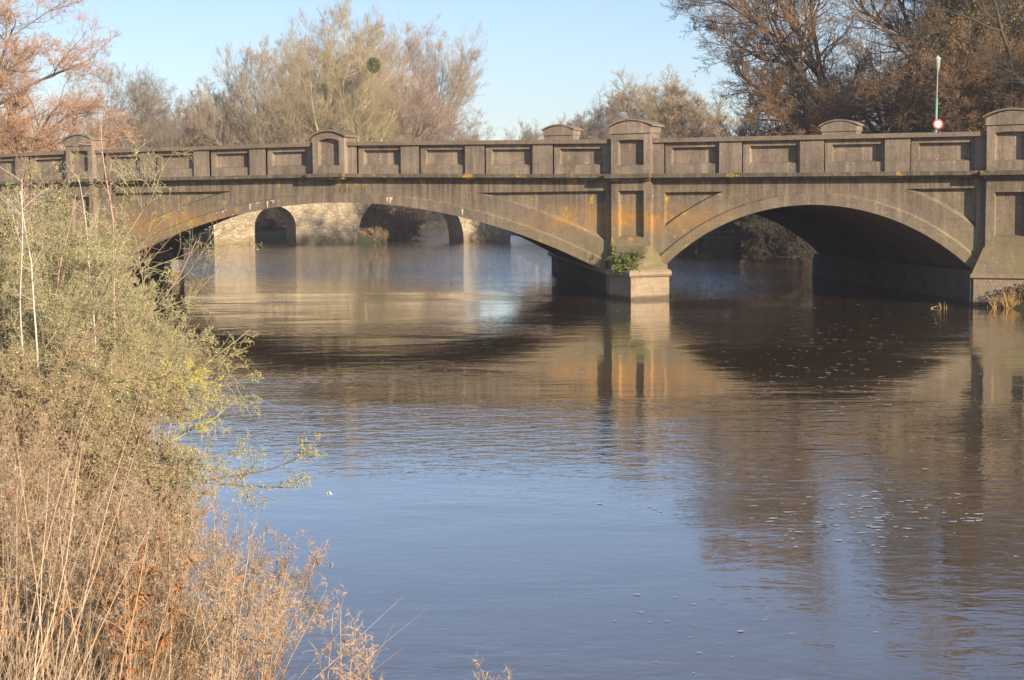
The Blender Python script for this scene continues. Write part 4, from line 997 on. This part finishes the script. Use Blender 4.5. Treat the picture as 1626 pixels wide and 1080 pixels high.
def weed_thing(label, cols, dists, H, seed, fl=46, lf=10, lean=(.05, .02)):
    B = ground_pts(cols, dists); root = empty('weed_clump', tuple(B.mean(0))); tag(root, label, 'weeds')
    a, b, c = weed_parts(B, H, fl, lf, lean=lean); meshobj('stalks', *a, M['weed_tan'], root); meshobj('seed_fluff', *b, M['weed_fluff'], root); meshobj('dead_leaves', *c, M['weed_leaf'], root)
weed_thing('pale fluffy seed heads poking up at the bottom edge right of the weed mass', np.array([520, 545, 590, 610, 640, 665., 500]), np.array([6.2, 6.0, 6.1, 6.3, 6.1, 6.2, 6.1]), np.array([1.0, .95, 1.0, 1.05, 1.0, .98, 1.0]), 1, 40, 8)
weed_thing('tallest pale pink seed plume standing in the middle of the dead weeds', rw.uniform(200, 245, 9), rw.uniform(8.6, 9.2, 9), rw.uniform(.95, 1.2, 9), 2, 110, 6)
weed_thing('upright rust brown leafy stalks left of the water in the dead weeds', rw.uniform(150, 215, 9), rw.uniform(6.6, 7.2, 9), rw.uniform(.75, .95, 9), 3, 10, 60)
weed_thing('fluffy tan seed heads leaning out over the blue water', rw.uniform(330, 420, 16), rw.uniform(8.4, 9.6, 16), rw.uniform(.7, .95, 16), 4, 80, 8, (.25, .12))
# tall pale grass stalks at left edge and fallen stalks
def grass_thing(name, label, n, c0, c1, d0, d1, h0, h1, mat, wd, kind=None, lean=(.1, .05), trop=-.02, rnd=.14):
    B = ground_pts(rw.uniform(c0, c1, n), rw.uniform(d0, d1, n)); D = nrm(rw.normal(size=(n, 3)) * rnd + np.array([lean[0], lean[1], 1.])); V, F, _ = blades(rw, B, D, rw.uniform(h0, h1, n), wd, trop, 6, .05)
    o = meshobj(name, V, F, M[mat]); tag(o, label, 'grass', kind=kind); return o
grass_thing('grass_stalks', 'tall pale dry grass stalks rising along the left picture edge', 26, -10, 90, 5.8, 7.5, 1.0, 1.55, 'weed_fluff', .0028)
grass_thing('dry_grass', 'tangled dry grass filling between the dead weeds', 5200, -160, 420, 5.2, 11, .15, .55, 'weed_tan', .0022, 'stuff', rnd=.5)
grass_thing('green_grass', 'short green grass at the bottom left corner of the bank', 2600, -80, 60, 4.4, 5.6, .06, .16, 'grass_green', .003, 'stuff', rnd=.5)
grass_thing('fallen_stalks', 'long pale fallen stalks slanting out over the water at bottom centre', 26, 300, 420, 5.8, 7.2, .5, 1.1, 'weed_tan', .0022, None, (.9, .6), -.04, .2)
# brown bank litter further along
grass_thing('bank_litter', 'dead grass along the waterline of the left bank', 5000, -100, 260, 11, 40, .15, .5, 'weed_tan', .006, 'stuff', rnd=.5)

# ------------------------------------------------------------------ foam
rfm = np.random.default_rng(12)
fm = MB()
def onz(px, py):
    d = np.array(FWD) + (px - 813) / 2522.8 * np.array(RGT) + (540 - py) / 2522.8 * np.array(UP); t = -CAM[2] / d[2]; return np.array(CAM[:2]) + d[:2] * t
def flake(x, y, s, el):
    s = min(s * .62, .034)
    k = rfm.integers(6, 10); a = np.sort(rfm.uniform(0, 2 * PI, k)); r = rfm.uniform(.45, 1, k) * s; u = np.array([RGT[0], RGT[1]]); v = np.array([-RGT[1], RGT[0]])
    pts = [np.array([x, y]) + u * math.cos(t) * q * el + v * math.sin(t) * q for t, q in zip(a, r)]
    fm.poly([(float(p[0]), float(p[1]), .006) for p in pts])
for (cx_, cy_, sx, sy, n, s) in ((1395, 815, 90, 26, 60, .032), (1300, 850, 60, 16, 18, .02), (1010, 505, 70, 16, 45, .035), (1340, 530, 110, 40, 90, .035), (1330, 600, 120, 28, 70, .028), (900, 500, 90, 18, 20, .03), (1450, 660, 100, 40, 30, .022), (1100, 1000, 140, 40, 14, .018), (1000, 800, 90, 20, 6, .03), (800, 560, 200, 30, 25, .02), (1150, 700, 160, 40, 40, .015)):
    for _ in range(n * 2):
        x, y = onz(rfm.normal(cx_, sx), rfm.normal(cy_, sy)); flake(x, y, s * rfm.lognormal(0, .5), rfm.uniform(1.2, 2.5))
tag(fm.build('foam', flat('white river foam', (.62, .60, .57), .7, .1, 30)), 'scattered white foam flecks drifting on the brown water', 'foam', kind='stuff')

# ------------------------------------------------------------------ winter air
HAZE = .0007
hz = MB(); hz.box(-640, 330, -110, 560, -4, 45)
t = NT('haze'); t.t.nodes.remove(t.b); pv = t.t.nodes.new('ShaderNodeVolumePrincipled'); pv.inputs['Color'].default_value = (.92, .89, .98, 1); pv.inputs['Density'].default_value = HAZE; pv.inputs['Anisotropy'].default_value = .2
t.l(pv.outputs[0], t.out.inputs['Volume'])
tag(hz.build('haze', t.m), kind='stuff')
